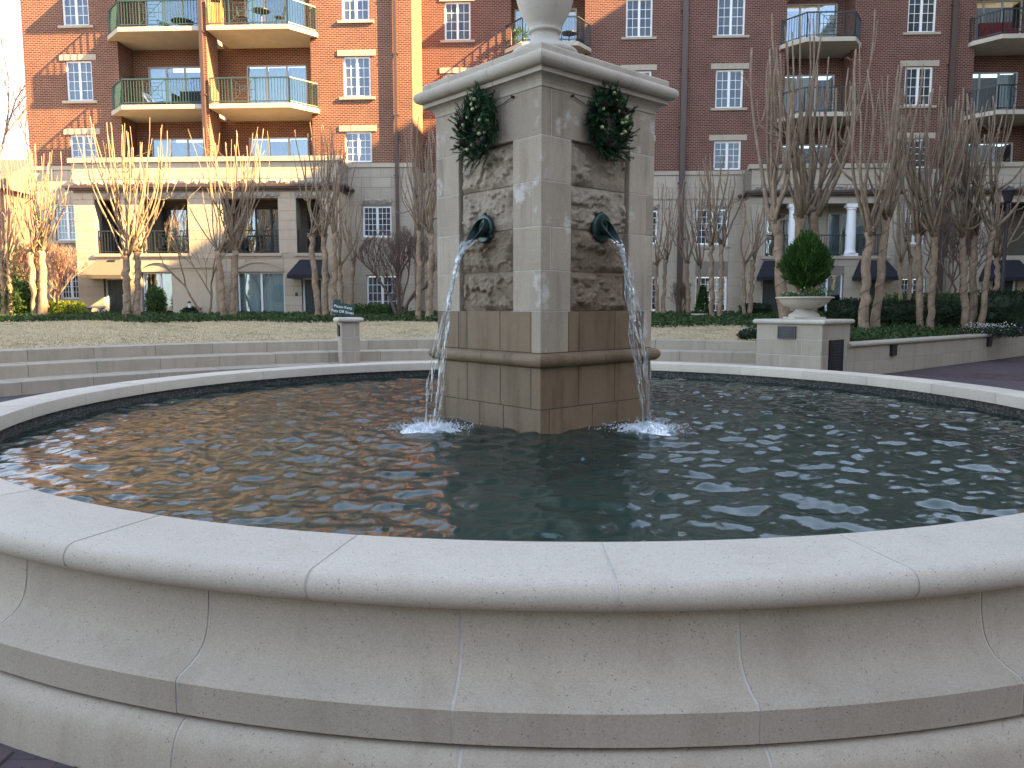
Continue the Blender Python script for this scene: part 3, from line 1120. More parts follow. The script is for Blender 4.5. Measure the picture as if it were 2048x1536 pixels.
for px, py in ((1784, 700), (1976, 684)):
    # where the pixel's sight line meets the wall's face
    d = ray(px, py)
    s = (W0.dot(WNRM)) / (d.dot(WNRM))
    q = d * s
    t = (Vector((q.x, q.y, 0)) - W0).dot(WDIR)
    lf = MB(); lf.box(t - .14, t + .14, -.07, .0, .44, .72); lf.box(t - .16, t + .16, -.085, .0, .70, .723)
    lf.build('wall_light', M['iron'], rw)

# bowl planter with clipped evergreen on the pedestal
bc = PED_N + pdR * (PW / 2) + pdL * (PL_ / 2)
bowl = empty('bowl_planter', (bc.x, bc.y, 1.385))
tag(bowl, 'wide shallow stone bowl planter on the plaque pedestal', 'planter')
b = MB(); b.box(-.36, .36, -.36, .36, 0, .05); b.lathe([(.34, .05), (.34, .10), (.30, .13), (.26, .15), (.20, .19), (.18, .225), (.24, .24)], 32); b.build('foot', M['bowl'], bowl)
b = MB(); b.lathe([(.14, .225), (.30, .25), (.44, .31), (.53, .39), (.57, .455), (.585, .47), (.64, .475), (.645, .50), (.60, .51), (.57, .50), (.52, .46), (.01, .45)], 40); b.build('bowl', M['bowl'], bowl, smooth=True)
b = MB(); b.lathe([(.55, .455), (.50, .485), (.30, .50), (.01, .51)], 24); b.build('soil', M['soil'], bowl)

# ================================================================== LEAF HELPERS
def leaf_mesh(name, pts, dirs, ln, wd, m, seed=1, curl=.25):
    """one four-cornered leaf per point: pts (n,3), dirs (n,3) growth direction"""
    rs = np.random.RandomState(seed)
    n = len(pts)
    d = dirs / (np.linalg.norm(dirs, axis=1, keepdims=True) + 1e-9)
    r = rs.normal(size=(n, 3))
    s = np.cross(d, r)
    s /= np.linalg.norm(s, axis=1, keepdims=True) + 1e-9
    nn = np.cross(d, s)
    L = (ln * rs.uniform(.6, 1.3, n))[:, None]
    W = (wd * rs.uniform(.7, 1.2, n))[:, None]
    a = pts
    b_ = pts + d * L * .5 + s * W * .5 + nn * L * curl * .3
    c = pts + d * L
    e = pts + d * L * .5 - s * W * .5 + nn * L * curl * .3
    V = np.stack([a, b_, c, e], 1).reshape(-1, 3)
    F = np.arange(4 * n).reshape(n, 4)
    return np_mesh(name, V, F, m)

def shell_points(n, rs, rx, ry, rz, inner=.75, power=2.0, lump=.12, lumps=5, boxy=0):
    """points in the outer shell of a lumpy (super)ellipsoid, with outward directions"""
    v = rs.normal(size=(n, 3))
    v /= np.linalg.norm(v, axis=1, keepdims=True)
    if boxy:
        pw = boxy
        k = (np.abs(v) ** pw).sum(1) ** (-1 / pw)
        sh = v * k[:, None]
    else: sh = v
    rad = rs.uniform(inner, 1.0, n) ** .6
    ph = rs.uniform(0, 6, 3)
    lm = 1 + lump * np.sin(lumps * v[:, 0] + ph[0]) * np.sin(lumps * v[:, 1] + ph[1]) * np.cos(lumps * v[:, 2] + ph[2]) + lump * .5 * rs.normal(size=n) * .4
    p = sh * (rad * lm)[:, None] * np.array([rx, ry, rz])
    return p, v

# the clipped evergreen
top_ev = empty('evergreen_shrub', (bc.x, bc.y, 1.385 + .48))
tag(top_ev, 'egg-shaped clipped evergreen shrub growing in the stone bowl planter', 'shrub')
rs = np.random.RandomState(11)
p, v = shell_points(11000, rs, .52, .52, .66, inner=.35, lump=.20, lumps=7)
p[:, 2] = p[:, 2] + .80
tp = np.clip((p[:, 2] - .8) / .62, 0, 1)
p[:, :2] *= (1 - .52 * tp ** 1.3)[:, None]
bt = np.clip((.45 - p[:, 2]) / .35, 0, 1)
p[:, :2] *= (1 - .45 * bt)[:, None]
dd = v * np.array([.8, .8, .3]) + np.array([0, 0, .95])
link('foliage', leaf_mesh('foliage', p, dd + rs.normal(size=dd.shape) * .22, .125, .024, M['conifer'], 3, .2), top_ev)
b = MB()
for k in range(5):
    a = k * 1.3
    b.tube([(0.02 * math.cos(a), .02 * math.sin(a), 0), (.10 * math.cos(a), .10 * math.sin(a), .3), (.16 * math.cos(a), .16 * math.sin(a), .8)], [.025, .018, .008], 6)
b.build('stem', M['bark_dark'], top_ev)
fl = empty('trailing_plants', (bc.x, bc.y, 1.385 + .49))
tag(fl, 'low trailing plants and small white flowers around the rim of the bowl', 'plants')
a = rs.uniform(0, 6.28, 900); r_ = rs.uniform(.2, .56, 900)
pts = np.stack([r_ * np.cos(a), r_ * np.sin(a), rs.uniform(0, .1, 900) * (1 + (np.cos(a + .6) > 0))], 1)
link('foliage', leaf_mesh('foliage', pts, rs.normal(size=(900, 3)) + np.array([0, 0, .8]), .05, .028, M['shrub'], 5), fl)
link('blossoms', leaf_mesh('blossoms', pts[:70] + np.array([0, 0, .05]), rs.normal(size=(70, 3)), .035, .03, M['bloom_white'], 6), fl)

# ================================================================== APARTMENT BUILDINGS
ZB0, ZBELT, ZTOP = 0.9, 7.96, 17.6
FLR = [7.11, 10.35, 13.59, 16.83]          # tops of the balcony floors

def cells(x0, x1, z0, z1, ops):
    xs = sorted(set([x0, x1] + [min(max(v, x0), x1) for o in ops for v in o[:2]]))
    zs = sorted(set([z0, z1] + [min(max(v, z0), z1) for o in ops for v in o[2:4]]))
    for i in range(len(xs) - 1):
        for j in range(len(zs) - 1):
            cx, cz = (xs[i] + xs[i + 1]) / 2, (zs[j] + zs[j + 1]) / 2
            if not any(o[0] < cx < o[1] and o[2] < cz < o[3] for o in ops):
                yield xs[i], xs[i + 1], zs[j], zs[j + 1]

def wall_front(mb, x0, x1, z0, z1, y, ops, reveal=.16):
    for a, b_, c, d in cells(x0, x1, z0, z1, ops):
        mb.quad((a, y, c), (b_, y, c), (b_, y, d), (a, y, d))
    for o in ops:
        a, b_, c, d = o[:4]
        r = o[4] if len(o) > 4 else reveal
        mb.quad((a, y, c), (a, y, d), (a, y + r, d), (a, y + r, c))
        mb.quad((b_, y, c), (b_, y + r, c), (b_, y + r, d), (b_, y, d))
        mb.quad((a, y, d), (b_, y, d), (b_, y + r, d), (a, y + r, d))
        mb.quad((a, y, c), (a, y + r, c), (b_, y + r, c), (b_, y, c))

def ashlar(parent, m, x0, x1, z0, z1, y, ops, ch=.40, cl=.85, proud=.022, side=None, seed=0, name='stone_block'):
    """courses of separate blocks standing proud of the backing wall; side: None = front, else lay along local y at x = y"""
    r = random.Random(seed)
    nz = max(1, round((z1 - z0) / ch))
    zs = [z0 + (z1 - z0) * i / nz for i in range(nz + 1)]
    for o in ops:
        for v in o[2:4]:
            k = min(range(1, nz), key=lambda i: abs(zs[i] - v)) if nz > 1 else 0
            if nz > 1 and abs(zs[k] - v) < ch * .55: zs[k] = v
    n = 0
    for j in range(nz):
        a, b_ = zs[j], zs[j + 1]
        if b_ - a < .06: continue
        free = [(x0, x1)]
        for o in ops:
            if o[2] < b_ - .02 and o[3] > a + .02:
                nf = []
                for (p, q) in free:
                    if o[0] > p: nf.append((p, min(q, o[0])))
                    if o[1] < q: nf.append((max(p, o[1]), q))
                free = [f for f in nf if f[1] - f[0] > .04]
        for (p, q) in free:
            k = max(1, round((q - p) / cl))
            st = (q - p) / k
            cuts = [p + st * i for i in range(k + 1)]
            if j % 2 and k > 1: cuts = [p] + [p + st * (i + .5) for i in range(k)] + [q]
            for i in range(len(cuts) - 1):
                g_ = .006
                if side is None:
                    piece(name, m, parent, cuts[i] + g_, cuts[i + 1] - g_, y - proud, y + .01, a + g_, b_ - g_)
                else:
                    piece(name, m, parent, y - proud if side < 0 else y - .01, y + .01 if side < 0 else y + proud, cuts[i] + g_, cuts[i + 1] - g_, a + g_, b_ - g_)
                n += 1
    return n

def window(parent, x0, x1, z0, z1, y, nx=2, nz=4, sash=2, fm=None, glass=None):
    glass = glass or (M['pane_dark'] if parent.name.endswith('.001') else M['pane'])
    fm = fm or M['white']
    mb = MB()
    yo = y + .075
    fw = .075
    mb.box(x0, x0 + fw, yo, yo + .09, z0, z1)
    mb.box(x1 - fw, x1, yo, yo + .09, z0, z1)
    mb.box(x0 + fw, x1 - fw, yo + .002, yo + .09, z1 - fw, z1)
    mb.box(x0 + fw, x1 - fw, yo + .002, yo + .09, z0, z0 + fw)
    W = (x1 - x0 - 2 * fw)
    mw = .10
    sw = (W - mw * (sash - 1)) / sash
    panes = []
    for s in range(sash):
        a = x0 + fw + s * (sw + mw)
        if s: mb.box(a - mw, a, yo + .004, yo + .09, z0 + fw, z1 - fw)
        b_ = a + sw
        H_ = z1 - z0 - 2 * fw
        for i in range(1, nx):
            xx = a + sw * i / nx
            mb.box(xx - .011, xx + .011, yo + .035, yo + .07, z0 + fw, z1 - fw)
        for j in range(1, nz):
            zz = z0 + fw + H_ * j / nz
            mb.box(a, b_, yo + .037, yo + .068, zz - .011, zz + .011)
        for i in range(nx):
            for j in range(nz):
                panes.append((a + sw * i / nx + .010, a + sw * (i + 1) / nx - .010, z0 + fw + H_ * j / nz + .010, z0 + fw + H_ * (j + 1) / nz - .010))
    o = mb.build('window', fm, parent)
    for (a, b_, c, d) in panes:
        piece('pane', glass, o, a, b_, yo + .048, yo + .056, c, d)
    return o

def slider(parent, x0, x1, z0, z1, y, n=3, curt=(1, 0, 1), fm=None, room=True):
    fm = fm or M['alu']
    mb = MB()
    fw = .055
    mb.box(x0, x0 + fw, y, y + .1, z0, z1)
    mb.box(x1 - fw, x1, y, y + .1, z0, z1)
    mb.box(x0 + fw, x1 - fw, y + .002, y + .1, z1 - fw, z1)
    mb.box(x0 + fw, x1 - fw, y + .002, y + .1, z0, z0 + fw)
    st = (x1 - x0) / n
    for i in range(1, n):
        mb.box(x0 + st * i - .04, x0 + st * i + .04, y + .01, y + .09, z0 + fw, z1 - fw)
    o = mb.build('glass_door', fm, parent)
    for i in range(n):
        piece('pane', M['clear'], o, x0 + st * i + .042, x0 + st * (i + 1) - .042, y + .045, y + .055, z0 + fw, z1 - fw)
        if curt[i % len(curt)]:
            cb = MB()
            k = 14
            a, b_ = x0 + st * i + .02, x0 + st * (i + 1) - .02
            for q in range(k):
                xa, xb = a + (b_ - a) * q / k, a + (b_ - a) * (q + 1) / k
                ya, yb = y + .2 + (.06 if q % 2 else 0), y + .2 + (0 if q % 2 else .06)
                cb.quad((xa, ya, z0 + .03), (xb, yb, z0 + .03), (xb, yb, z1 - .06), (xa, ya, z1 - .06))
            cb.build('curtain', M['curtain'], o, fix=False)
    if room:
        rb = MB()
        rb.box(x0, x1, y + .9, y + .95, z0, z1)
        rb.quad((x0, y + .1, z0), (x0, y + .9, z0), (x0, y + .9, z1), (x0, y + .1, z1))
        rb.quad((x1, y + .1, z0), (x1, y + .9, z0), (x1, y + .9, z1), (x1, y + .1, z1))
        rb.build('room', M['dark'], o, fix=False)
    return o

_bal = {}
def rail_run(mb, parent, pts, z0, m, panel=None, single=True, step=.125, hgt=1.07):
    """top and bottom rails along pts; balusters are objects of their own (or joined in)"""
    zt, zb = z0 + hgt, z0 + .09
    for a, b_ in zip(pts[:-1], pts[1:]):
        A = Vector((*a, 0)); B = Vector((*b_, 0))
        d = (B - A)
        L_ = d.length
        d.normalize()
        mb.bar(A + Vector((0, 0, zt)), B + Vector((0, 0, zt)), .026)
        mb.bar(A + Vector((0, 0, zb)), B + Vector((0, 0, zb)), .018)
        for q in (A, B): mb.box(q.x - .024, q.x + .024, q.y - .024, q.y + .024, z0, zt)
        n_ = max(2, int(L_ / step))
        gap0 = gap1 = -1
        if panel and L_ > 2:
            c = L_ * panel
            gap0, gap1 = c - .52, c + .52
            # geometric centre panel: frames within frames and diagonals
            for e in (gap0, gap1):
                q = A + d * e
                mb.box(q.x - .02, q.x + .02, q.y - .02, q.y + .02, z0, zt)
            cz = (zt + zb) / 2
            for f in (1.0, .68, .36):
                hx, hz = .5 * f, (zt - zb) / 2 * f * .98
                P_ = [A + d * (c - hx) + Vector((0, 0, cz - hz)), A + d * (c + hx) + Vector((0, 0, cz - hz)), A + d * (c + hx) + Vector((0, 0, cz + hz)), A + d * (c - hx) + Vector((0, 0, cz + hz))]
                if f < 1:
                    for i in range(4): mb.bar(P_[i], P_[(i + 1) % 4], .009)
                else:
                    mb.bar(P_[0], P_[2], .009)
                    mb.bar(P_[1], P_[3], .009)
            mb.bar(A + d * (c - .5) + Vector((0, 0, cz)), A + d * (c + .5) + Vector((0, 0, cz)), .009)
        for i in range(1, n_):
            t = L_ * i / n_
            if gap0 < t < gap1: continue
            q = A + d * t
            if single:
                key = m.name
                if key not in _bal:
                    bb = MB(); bb.box(-.010, .010, -.010, .010, -.5, .5)
                    _bal[key] = bb.fixed('baluster', m)
                link('baluster', _bal[key], parent, (q.x, q.y, (zt + zb) / 2), None, (1, 1, zt - zb))
            else:
                mb.box(q.x - .010, q.x + .010, q.y - .010, q.y + .010, zb, zt)

def balcony(parent, poly, z, railpts, m, panel=.45, visible=True):
    """slab polygon (u, y) whose top is z, with a railing along railpts"""
    mb = MB()
    mb.prism(poly, z - .20, z - .02)
    cx = sum(p[0] for p in poly) / len(poly); cy = sum(p[1] for p in poly) / len(poly)
    mb.prism([(cx + (x - cx) * .985, cy + (y - cy) * .97) for x, y in poly], z - .02, z)
    o = mb.build('balcony', M['slab'], parent)
    if visible:
        rb = MB()
        rail_run(rb, o, railpts, z, m, panel)
        rb.build('railing', m, o)
    else: o.name = 'canopy'
    return o

def awning(parent, x0, x1, ztop, zbot, y, proj, m, drop=.16):
    mb = MB()
    a = .30
    T = [(x0 + a, y, ztop), (x1 - a, y, ztop), (x1, y - proj, zbot), (x0, y - proj, zbot), (x0, y, zbot), (x1, y, zbot)]
    mb.add(T, [(0, 1, 2, 3), (0, 3, 4), (1, 5, 2)])
    mb.box(x0, x1, y - proj - .004, y - proj + .012, zbot - drop, zbot)
    mb.box(x0 - .004, x0 + .012, y - proj + .012, y, zbot - drop, zbot)
    mb.box(x1 - .012, x1 + .004, y - proj + .012, y, zbot - drop, zbot)
    return mb.build('awning', m, parent)

def entrance(parent, x0, x1, z0, z1, y):
    mb = MB()
    mb.box(x0, x1, y, y + .06, z0, z1)
    W = x1 - x0
    for i in range(2):
        for (a, b_) in ((.08, .30), (.36, .62), (.68, .92)):
            xa = x0 + W * (.12 + .42 * i)
            mb.box(xa, xa + W * .32, y - .012, y, z0 + (z1 - z0) * a, z0 + (z1 - z0) * b_)
    d = mb.build('door', M['door'], parent)
    b = MB(); b.tube([(x0 + W * .90, y - .02, z0 + .95), (x0 + W * .90, y - .07, z0 + .95)], [.03, .035], 8); b.build('handle', M['alu'], d)
    f = MB(); f.box(x0 - .09, x0, y - .03, y + .05, z0, z1 + .08); f.box(x1, x1 + .09, y - .03, y + .05, z0, z1 + .08); f.box(x0, x1, y - .03, y + .05, z1, z1 + .08)
    f.build('door_frame', M['white'], parent)

def rock_band(parent, x0, x1, z0, z1, y, seed, n_per_m=2.2, name='rock_faced_band'):
    """a course of rough-hewn blocks"""
    r = random.Random(seed)
    x = x0
    while x < x1 - .05:
        L_ = min(x1 - x, r.uniform(.3, .6))
        nx, nz = 5, 3
        vs, fs = [], []
        for j in range(nz + 1):
            for i in range(nx + 1):
                e = 0 if i in (0, nx) or j in (0, nz) else 1
                vs.append((x + L_ * (i / nx) * .98 + .005, y - .02 - e * r.uniform(.02, .10), z0 + (z1 - z0) * (j / nz) + (r.uniform(-.03, .03) if e else 0)))
        for j in range(nz):
            for i in range(nx):
                a = j * (nx + 1) + i
                fs.append((a, a + 1, a + nx + 2, a + nx + 1))
        b = MB(); b.add(vs, fs)
        b.box(x + .006, x + L_ * .98 + .004, y - .019, y + .01, z0 + .002, z1 - .002)
        b.build(name, M['rock'], parent, fix=False)
        x += L_

def stone_bay(parent, x0, x1, ybay, ywall, ops, ops_low, seed, m, cham=0.0, ch=.40, cl=.85):
    """two-storey limestone bay with parapet, cornice and openings (ops = upper loggia, ops_low = windows and doors)"""
    allops = [(a, b_, c, d, .5) for (a, b_, c, d) in ops] + [(a, b_, c, d, .18) for (a, b_, c, d) in ops_low]
    mb = MB()
    wall_front(mb, x0, x1, ZB0, 8.0, ybay, allops)
    for xx in (x0, x1):
        mb.quad((xx, ybay, ZB0), (xx, ywall, ZB0), (xx, ywall, 8.0), (xx, ybay, 8.0))
    mb.quad((x0, ybay, 7.70), (x1, ybay, 7.70), (x1, ywall, 7.70), (x0, ywall, 7.70))
    mb.quad((x0, ybay + .25, 7.70), (x1, ybay + .25, 7.70), (x1, ybay + .25, 8.0), (x0, ybay + .25, 8.0))
    mb.build('limestone_wall', M['ashlar_joint'], parent, fix=False)
    ashlar(parent, m, x0, x1, ZB0, 6.55, ybay, ops + ops_low, ch, cl, seed=seed)
    ashlar(parent, m, x0, x1, 7.12, 7.82, ybay, [], .35, 1.0, seed=seed + 1)
    for xx, sd in ((x0, -1), (x1, 1)):
        ashlar(parent, m, ybay, ywall, ZB0, 6.55, xx, [], ch, .75, side=sd, seed=seed + 2)
    rock_band(parent, x0, x1, 6.86, 7.10, ybay, seed + 3)
    c = MB()
    c.box(x0 - .30, x1 + .30, ybay - .30, ybay + .02, 6.74, 6.84)
    c.box(x0 - .22, x1 + .22, ybay - .22, ybay + .02, 6.66, 6.74)
    for xx in (x0, x1):
        sg = -1 if xx == x0 else 1
        c.box(xx, xx + sg * .30, ybay + .02, ywall, 6.74, 6.84)
    c.build('cornice', M['bronze_pipe'], parent)
    # parapet coping stones
    k = max(2, round((x1 - x0) / 1.4))
    for i in range(k):
        a = x0 - .12 + (x1 - x0 + .24) * i / k; b_ = x0 - .12 + (x1 - x0 + .24) * (i + 1) / k
        piece('parapet_coping', m, parent, a + .003, b_ - .003, ybay - .12, ybay + .30, 7.83, 8.03)

def lintel_sill(parent, x0, x1, z0, z1, y, m):
    piece('lintel', m, parent, x0 - .24, x1 + .24, y - .035, y + .10, z1 + .01, z1 + .26)
    piece('sill', m, parent, x0 - .20, x1 + .20, y - .075, y + .10, z0 - .11, z0 - .002)

def downpipe(parent, x, y, z0, z1, w_=.13):
    mb = MB()
    mb.box(x - w_ / 2, x + w_ / 2, y - .17, y - .05, z0, z1)
    z = z0 + 1.2
    while z < z1:
        mb.box(x - w_ / 2 - .05, x + w_ / 2 + .05, y - .175, y, z, z + .05)
        z += 2.6
    return mb.build('downpipe', M['bronze_pipe'], parent)

# ---------------------------------------------------------------- left wing
LW = empty('apartment_building', (P0.x, P0.y, 0), -YAW)
tag(LW, 'red brick apartment building with paired balconies and a sunlit limestone bay', 'building')
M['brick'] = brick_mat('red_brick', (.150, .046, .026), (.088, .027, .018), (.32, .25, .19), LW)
X0, X1 = -8.43, 9.12
c1 = (FU(132, 160), FU(184.5, 160)); c2 = (FU(687, 160), FU(741, 160))
lv = [(8.04, 9.36), (10.84, 12.58), (14.08, 15.82)]
r1 = (FU(238, 150), FU(402, 150)); r2 = (FU(414, 150), FU(622, 150))
RD = 1.25
bops = [(a, b_, c, d) for (a, b_) in (c1, c2) for (c, d) in lv]
bops += [(r1[0], r1[1], 7.96, 16.62, RD), (r2[0], r2[1], 7.96, 16.62, RD)]
mb = MB()
wall_front(mb, X0, X1, ZBELT, ZTOP, 0, bops)
mb.quad((X1, 0, ZBELT), (X1, 14, ZBELT), (X1, 14, ZTOP), (X1, 0, ZTOP))
mb.quad((X0, 0, ZB0), (X0, 14, ZB0), (X0, 14, ZTOP), (X0, 0, ZTOP))
fin = (FU(403.5, 150, 1.06), FU(413, 150, 1.06))
mb.box(r1[1] - .02, r2[0] + .02, 0, RD, 7.96, 16.62)
mb.box(fin[0] + .12, fin[1] + .05, -1.06, .01, 7.96, 16.62)
dz = [(fl + .0, fl + 2.28) for fl in FLR]
s1 = (FU(296, 150, -RD), FU(407, 150, -RD) - .05); s2 = (FU(493, 150, -RD), FU(613, 150, -RD))
dops = []
for i, fl_ in enumerate(FLR[:3]):
    top_ = fl_ + (2.30 if i else 2.32)
    for s in (s1, s2): dops.append((s[0], s[1], max(fl_, 7.7), top_))
wall_front(mb, r1[0] - .02, r2[1] + .02, 7.7, 16.62, RD, dops, .12)
mb.build('brick_wall', M['brick'], LW, fix=False)
for (a, b_) in (c1, c2):
    for i, (c, d) in enumerate(lv):
        window(LW, a, b_, c, d, 0)
        lintel_sill(LW, a, b_, c, d, 0, M['ashlar']) if i else piece('lintel', M['ashlar'], LW, a - .24, b_ + .24, -.035, .10, d + .01, d + .26)
for i, fl_ in enumerate(FLR[:3]):
    z0_, z1_ = max(fl_, 7.72), fl_ + (2.30 if i else 2.32)
    slider(LW, s1[0], s1[1], z0_, z1_, RD + .03, 3, (1, 0, 0))
    slider(LW, s2[0], s2[1], z0_, z1_, RD + .03, 3, (1, 0, 1) if i != 1 else (1, 1, 1))
BP = 1.15
w1 = FU(218, 95); f1 = FU(236, 75, BP); f1r = FU(401, 75, BP)
f2l = FU(413, 75, BP); f2 = FU(577, 75, BP); w2 = FU(636, 85)
for i, z in enumerate(FLR[1:]):
    vis = i < 2
    balcony(LW, [(w1, .0), (w1 + .02, -.12), (f1, -BP), (f1r, -BP), (f1r, RD), (r1[0] + .01, RD), (r1[0] + .01, .0)], z, [(w1 + .08, -.02), (f1 + .04, -BP + .06), (f1r - .02, -BP + .06)], M['rail'], .40, vis)
    balcony(LW, [(f2l, -BP), (f2, -BP), (w2 - .02, -.12), (w2, .0), (r2[1] - .01, .0), (r2[1] - .01, RD), (f2l, RD)], z, [(f2l + .05, -BP + .06), (f2 - .04, -BP + .06), (w2 - .08, -.02)], M['rail'], .42, vis)
# roof
b = MB(); b.box(X0 - .3, X1 + .3, -.35, 14, ZTOP, ZTOP + .5); b.build('roof', M['ashlar'], LW)
piece('belt_course', M['ashlar'], LW, X0 - .05, X1 + .03, -.07, .02, ZBELT - .16, ZBELT + .02)
downpipe(LW, FU(405.5, 150, 1.15), -1.06, 6.9, 16.6, .15)
downpipe(LW, FU(791, 150, .1), 0, 1.0, ZTOP, .14)
# limestone storeys behind / beside the bay
wl_ops = [(FU(111, 440), FU(156, 440), FZ(130, 481), FZ(130, 408)), (FU(119, 570), FU(163, 570), FZ(130, 598), FZ(130, 548)),
          (FU(725, 440), FU(783, 440), FZ(750, 475), FZ(750, 411)), (FU(733, 580), FU(795, 580), FZ(750, 622), FZ(750, 550))]
mb = MB()
wall_front(mb, X0, X1, ZB0, ZBELT, 0, wl_ops)
mb.quad((X1, 0, ZB0), (X1, 14, ZB0), (X1, 14, ZBELT), (X1, 0, ZBELT))
mb.build('limestone_wall', M['ashlar_joint'], LW, fix=False)
BX0, BX1, BY = FU(150, 450, 1.5), FU(680, 450, 1.5), -1.5
ashlar(LW, M['ashlar_grey'], X0, BX0, ZB0, ZBELT - .17, 0, wl_ops, .42, .8, seed=5)
ashlar(LW, M['ashlar_grey'], BX1, X1, ZB0, ZBELT - .17, 0, wl_ops, .42, 1.0, seed=6)
for i, (a, b_, c, d) in enumerate(wl_ops):
    window(LW, a, b_, c, d, 0, 3 if i % 2 == 0 else 3, 5 if i % 2 == 0 else 4)
    piece('sill', M['ashlar_grey'], LW, a - .1, b_ + .1, -.06, .06, c - .12, c - .002)
    if i in (2,): rock_band(LW, a - .05, b_ + .05, d + .05, d + .30, -.025, 40 + i)
# the bay
oz0, oz1 = FZ(300, 507, 1.5), FZ(300, 398, 1.5)
def bu(px): return FU(px, 480, 1.5)
lops = [(bu(193), bu(244), oz0, oz1), (bu(282), bu(378), oz0, oz1), (bu(446), bu(558), oz0, oz1), (bu(594), bu(643), oz0, oz1)]
dtop = FZ(300, 556, 1.5)
wtop = FZ(300, 545, 1.5)
low = [(bu(203), bu(245), 1.18, dtop), (bu(279), bu(350), 1.25, wtop), (bu(470), bu(566), 1.2, wtop), (bu(601), bu(642), 1.18, dtop)]
stone_bay(LW, BX0, BX1, BY, 0, lops, low, 11, M['ashlar'])
for i, (a, b_, c, d) in enumerate(lops):
    # loggia behind the opening
    b = MB()
    b.quad((a - .3, -.02, c), (b_ + .3, -.02, c), (b_ + .3, -.02, d + .1), (a - .3, -.02, d + .1))
    b.quad((a - .3, BY + .5, d + .02), (b_ + .3, BY + .5, d + .02), (b_ + .3, -.02, d + .02), (a - .3, -.02, d + .02))
    b.quad((a - .3, BY + .5, c - .02), (b_ + .3, BY + .5, c - .02), (b_ + .3, -.02, c - .02), (a - .3, -.02, c - .02))
    b.build('loggia_wall', M['room'], LW, fix=False)
    if b_ - a > 1.5: slider(LW, a + .25, b_ - .1, c, d - .25, -.14, 3, (0, 1, 0), M['iron'], room=False)
    else: slider(LW, a + .05, b_ - .15, c, d - .25, -.14, 2, (0, 0), M['iron'], room=False)
    rb = MB()
    e = empty('loggia_railing', (0, 0, 0)); e.parent = LW
    rail_run(rb, e, [(a + .03, BY + .12), (b_ - .03, BY + .12)], c, M['rail_dark'], .5 if b_ - a > 1.9 else None, single=True, hgt=.98)
    rb.build('rail', M['rail_dark'], e)
    piece('sill', M['ashlar'], LW, a - .12, b_ + .12, BY - .09, BY + .08, c - .13, c - .002)
    rock_band(LW, a - .05, b_ + .05, d + .03, d + .24, BY - .02, 60 + i)
for i in (1, 2):
    a, b_, c, d = low[i]
    slider(LW, a + .02, b_ - .02, c, d, BY + .12, 2, (1, 1) if i == 2 else (0, 0), M['white'])
    # segmental arch panel above
    mb = MB()
    n_ = 10
    xm, hw = (a + b_) / 2, (b_ - a) / 2 + .05
    top = [(xm - hw + 2 * hw * k / n_, BY - .05, d + .06 + .36 * (1 - ((2 * k / n_ - 1) ** 2))) for k in range(n_ + 1)]
    bot = [(p_[0], p_[1], d + .03) for p_ in top]
    for k in range(n_): mb.quad(bot[k], bot[k + 1], top[k + 1], top[k])
    up2 = [(p_[0], p_[1] - .05, p_[2] + .09) for p_ in top]
    for k in range(n_):
        mb.quad((top[k][0], top[k][1] - .05, top[k][2]), (top[k + 1][0], top[k + 1][1] - .05, top[k + 1][2]), up2[k + 1], up2[k])
        mb.quad(top[k], top[k + 1], (top[k + 1][0], top[k + 1][1] - .05, top[k + 1][2]), (top[k][0], top[k][1] - .05, top[k][2]))
    mb.build('arch_panel', M['ashlar'], LW, fix=False)
for i, (am, ax0, ax1) in ((0, (M['taupe'], 163, 247)), (3, (M['navy'], 576, 650))):
    a, b_, c, d = low[i]
    entrance(LW, a + .09, b_ - .09, c, d - .08, BY + .16)
    awning(LW, FU(ax0, 540, 2.2), FU(ax1, 540, 2.2), FZ(600, 519, 1.5), FZ(600, 549, 2.3), BY - .03, .85, am)
    lm = MB(); lm.box(a + .3, a + .62, BY - .16, BY, 3.55, 3.66); lm.build('wall_lamp', M['iron'], LW)
b = MB(); b.box(bu(588), bu(593), BY - .05, BY, 2.1, 2.25); b.build('letter_box', M['iron'], LW)

# ---------------------------------------------------------------- right wing
SB = 2.70
q0 = P0 - ND * SB
RW = empty('apartment_building', (q0.x, q0.y, 0), -YAW)
tag(RW, 'shaded red brick apartment building with black balconies and white columns, behind the bare trees', 'building')
M['brick_r'] = brick_mat('red_brick_shaded_copy', (.120, .034, .024), (.070, .020, .016), (.27, .215, .18), RW)  # darker copy of the left wing's brick: shade put into the colour
def ru(px, py=150, o=0.0): return FU(px, py, -SB + o)
def rz_(px, py, o=0.0): return FZ(px, py, -SB + o)
XR0, XR1 = 9.12, 42.0
cols = [(ru(889, 50), ru(941, 50)), (ru(1252, 40), ru(1305, 40)), (ru(1431, 180), ru(1486, 180)), (ru(1809, 170), ru(1865, 170)), (ru(2120), ru(2175))]
recs = [(ru(1022, 60), ru(1170, 60)), (ru(1570, 150), ru(1705, 150)), (ru(1946, 150), ru(2085, 150))]
bops = [(a, b_, c, d) for (a, b_) in cols for (c, d) in lv] + [(a, b_, 7.96, 16.62, RD) for (a, b_) in recs]
mb = MB()
wall_front(mb, XR0, XR1, ZBELT, ZTOP, 0, bops)
for (a, b_) in recs:
    ops_ = [(a + .12, b_ - .35, max(fl_, 7.7), fl_ + 2.3) for fl_ in FLR[:3]]
    wall_front(mb, a - .02, b_ + .02, 7.7, 16.62, RD, ops_, .12)
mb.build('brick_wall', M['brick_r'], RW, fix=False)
for (a, b_) in cols:
    for i, (c, d) in enumerate(lv):
        window(RW, a, b_, c, d, 0)
        lintel_sill(RW, a, b_, c, d, 0, M['ashlar_grey']) if i else piece('lintel', M['ashlar_grey'], RW, a - .24, b_ + .24, -.035, .10, d + .01, d + .26)
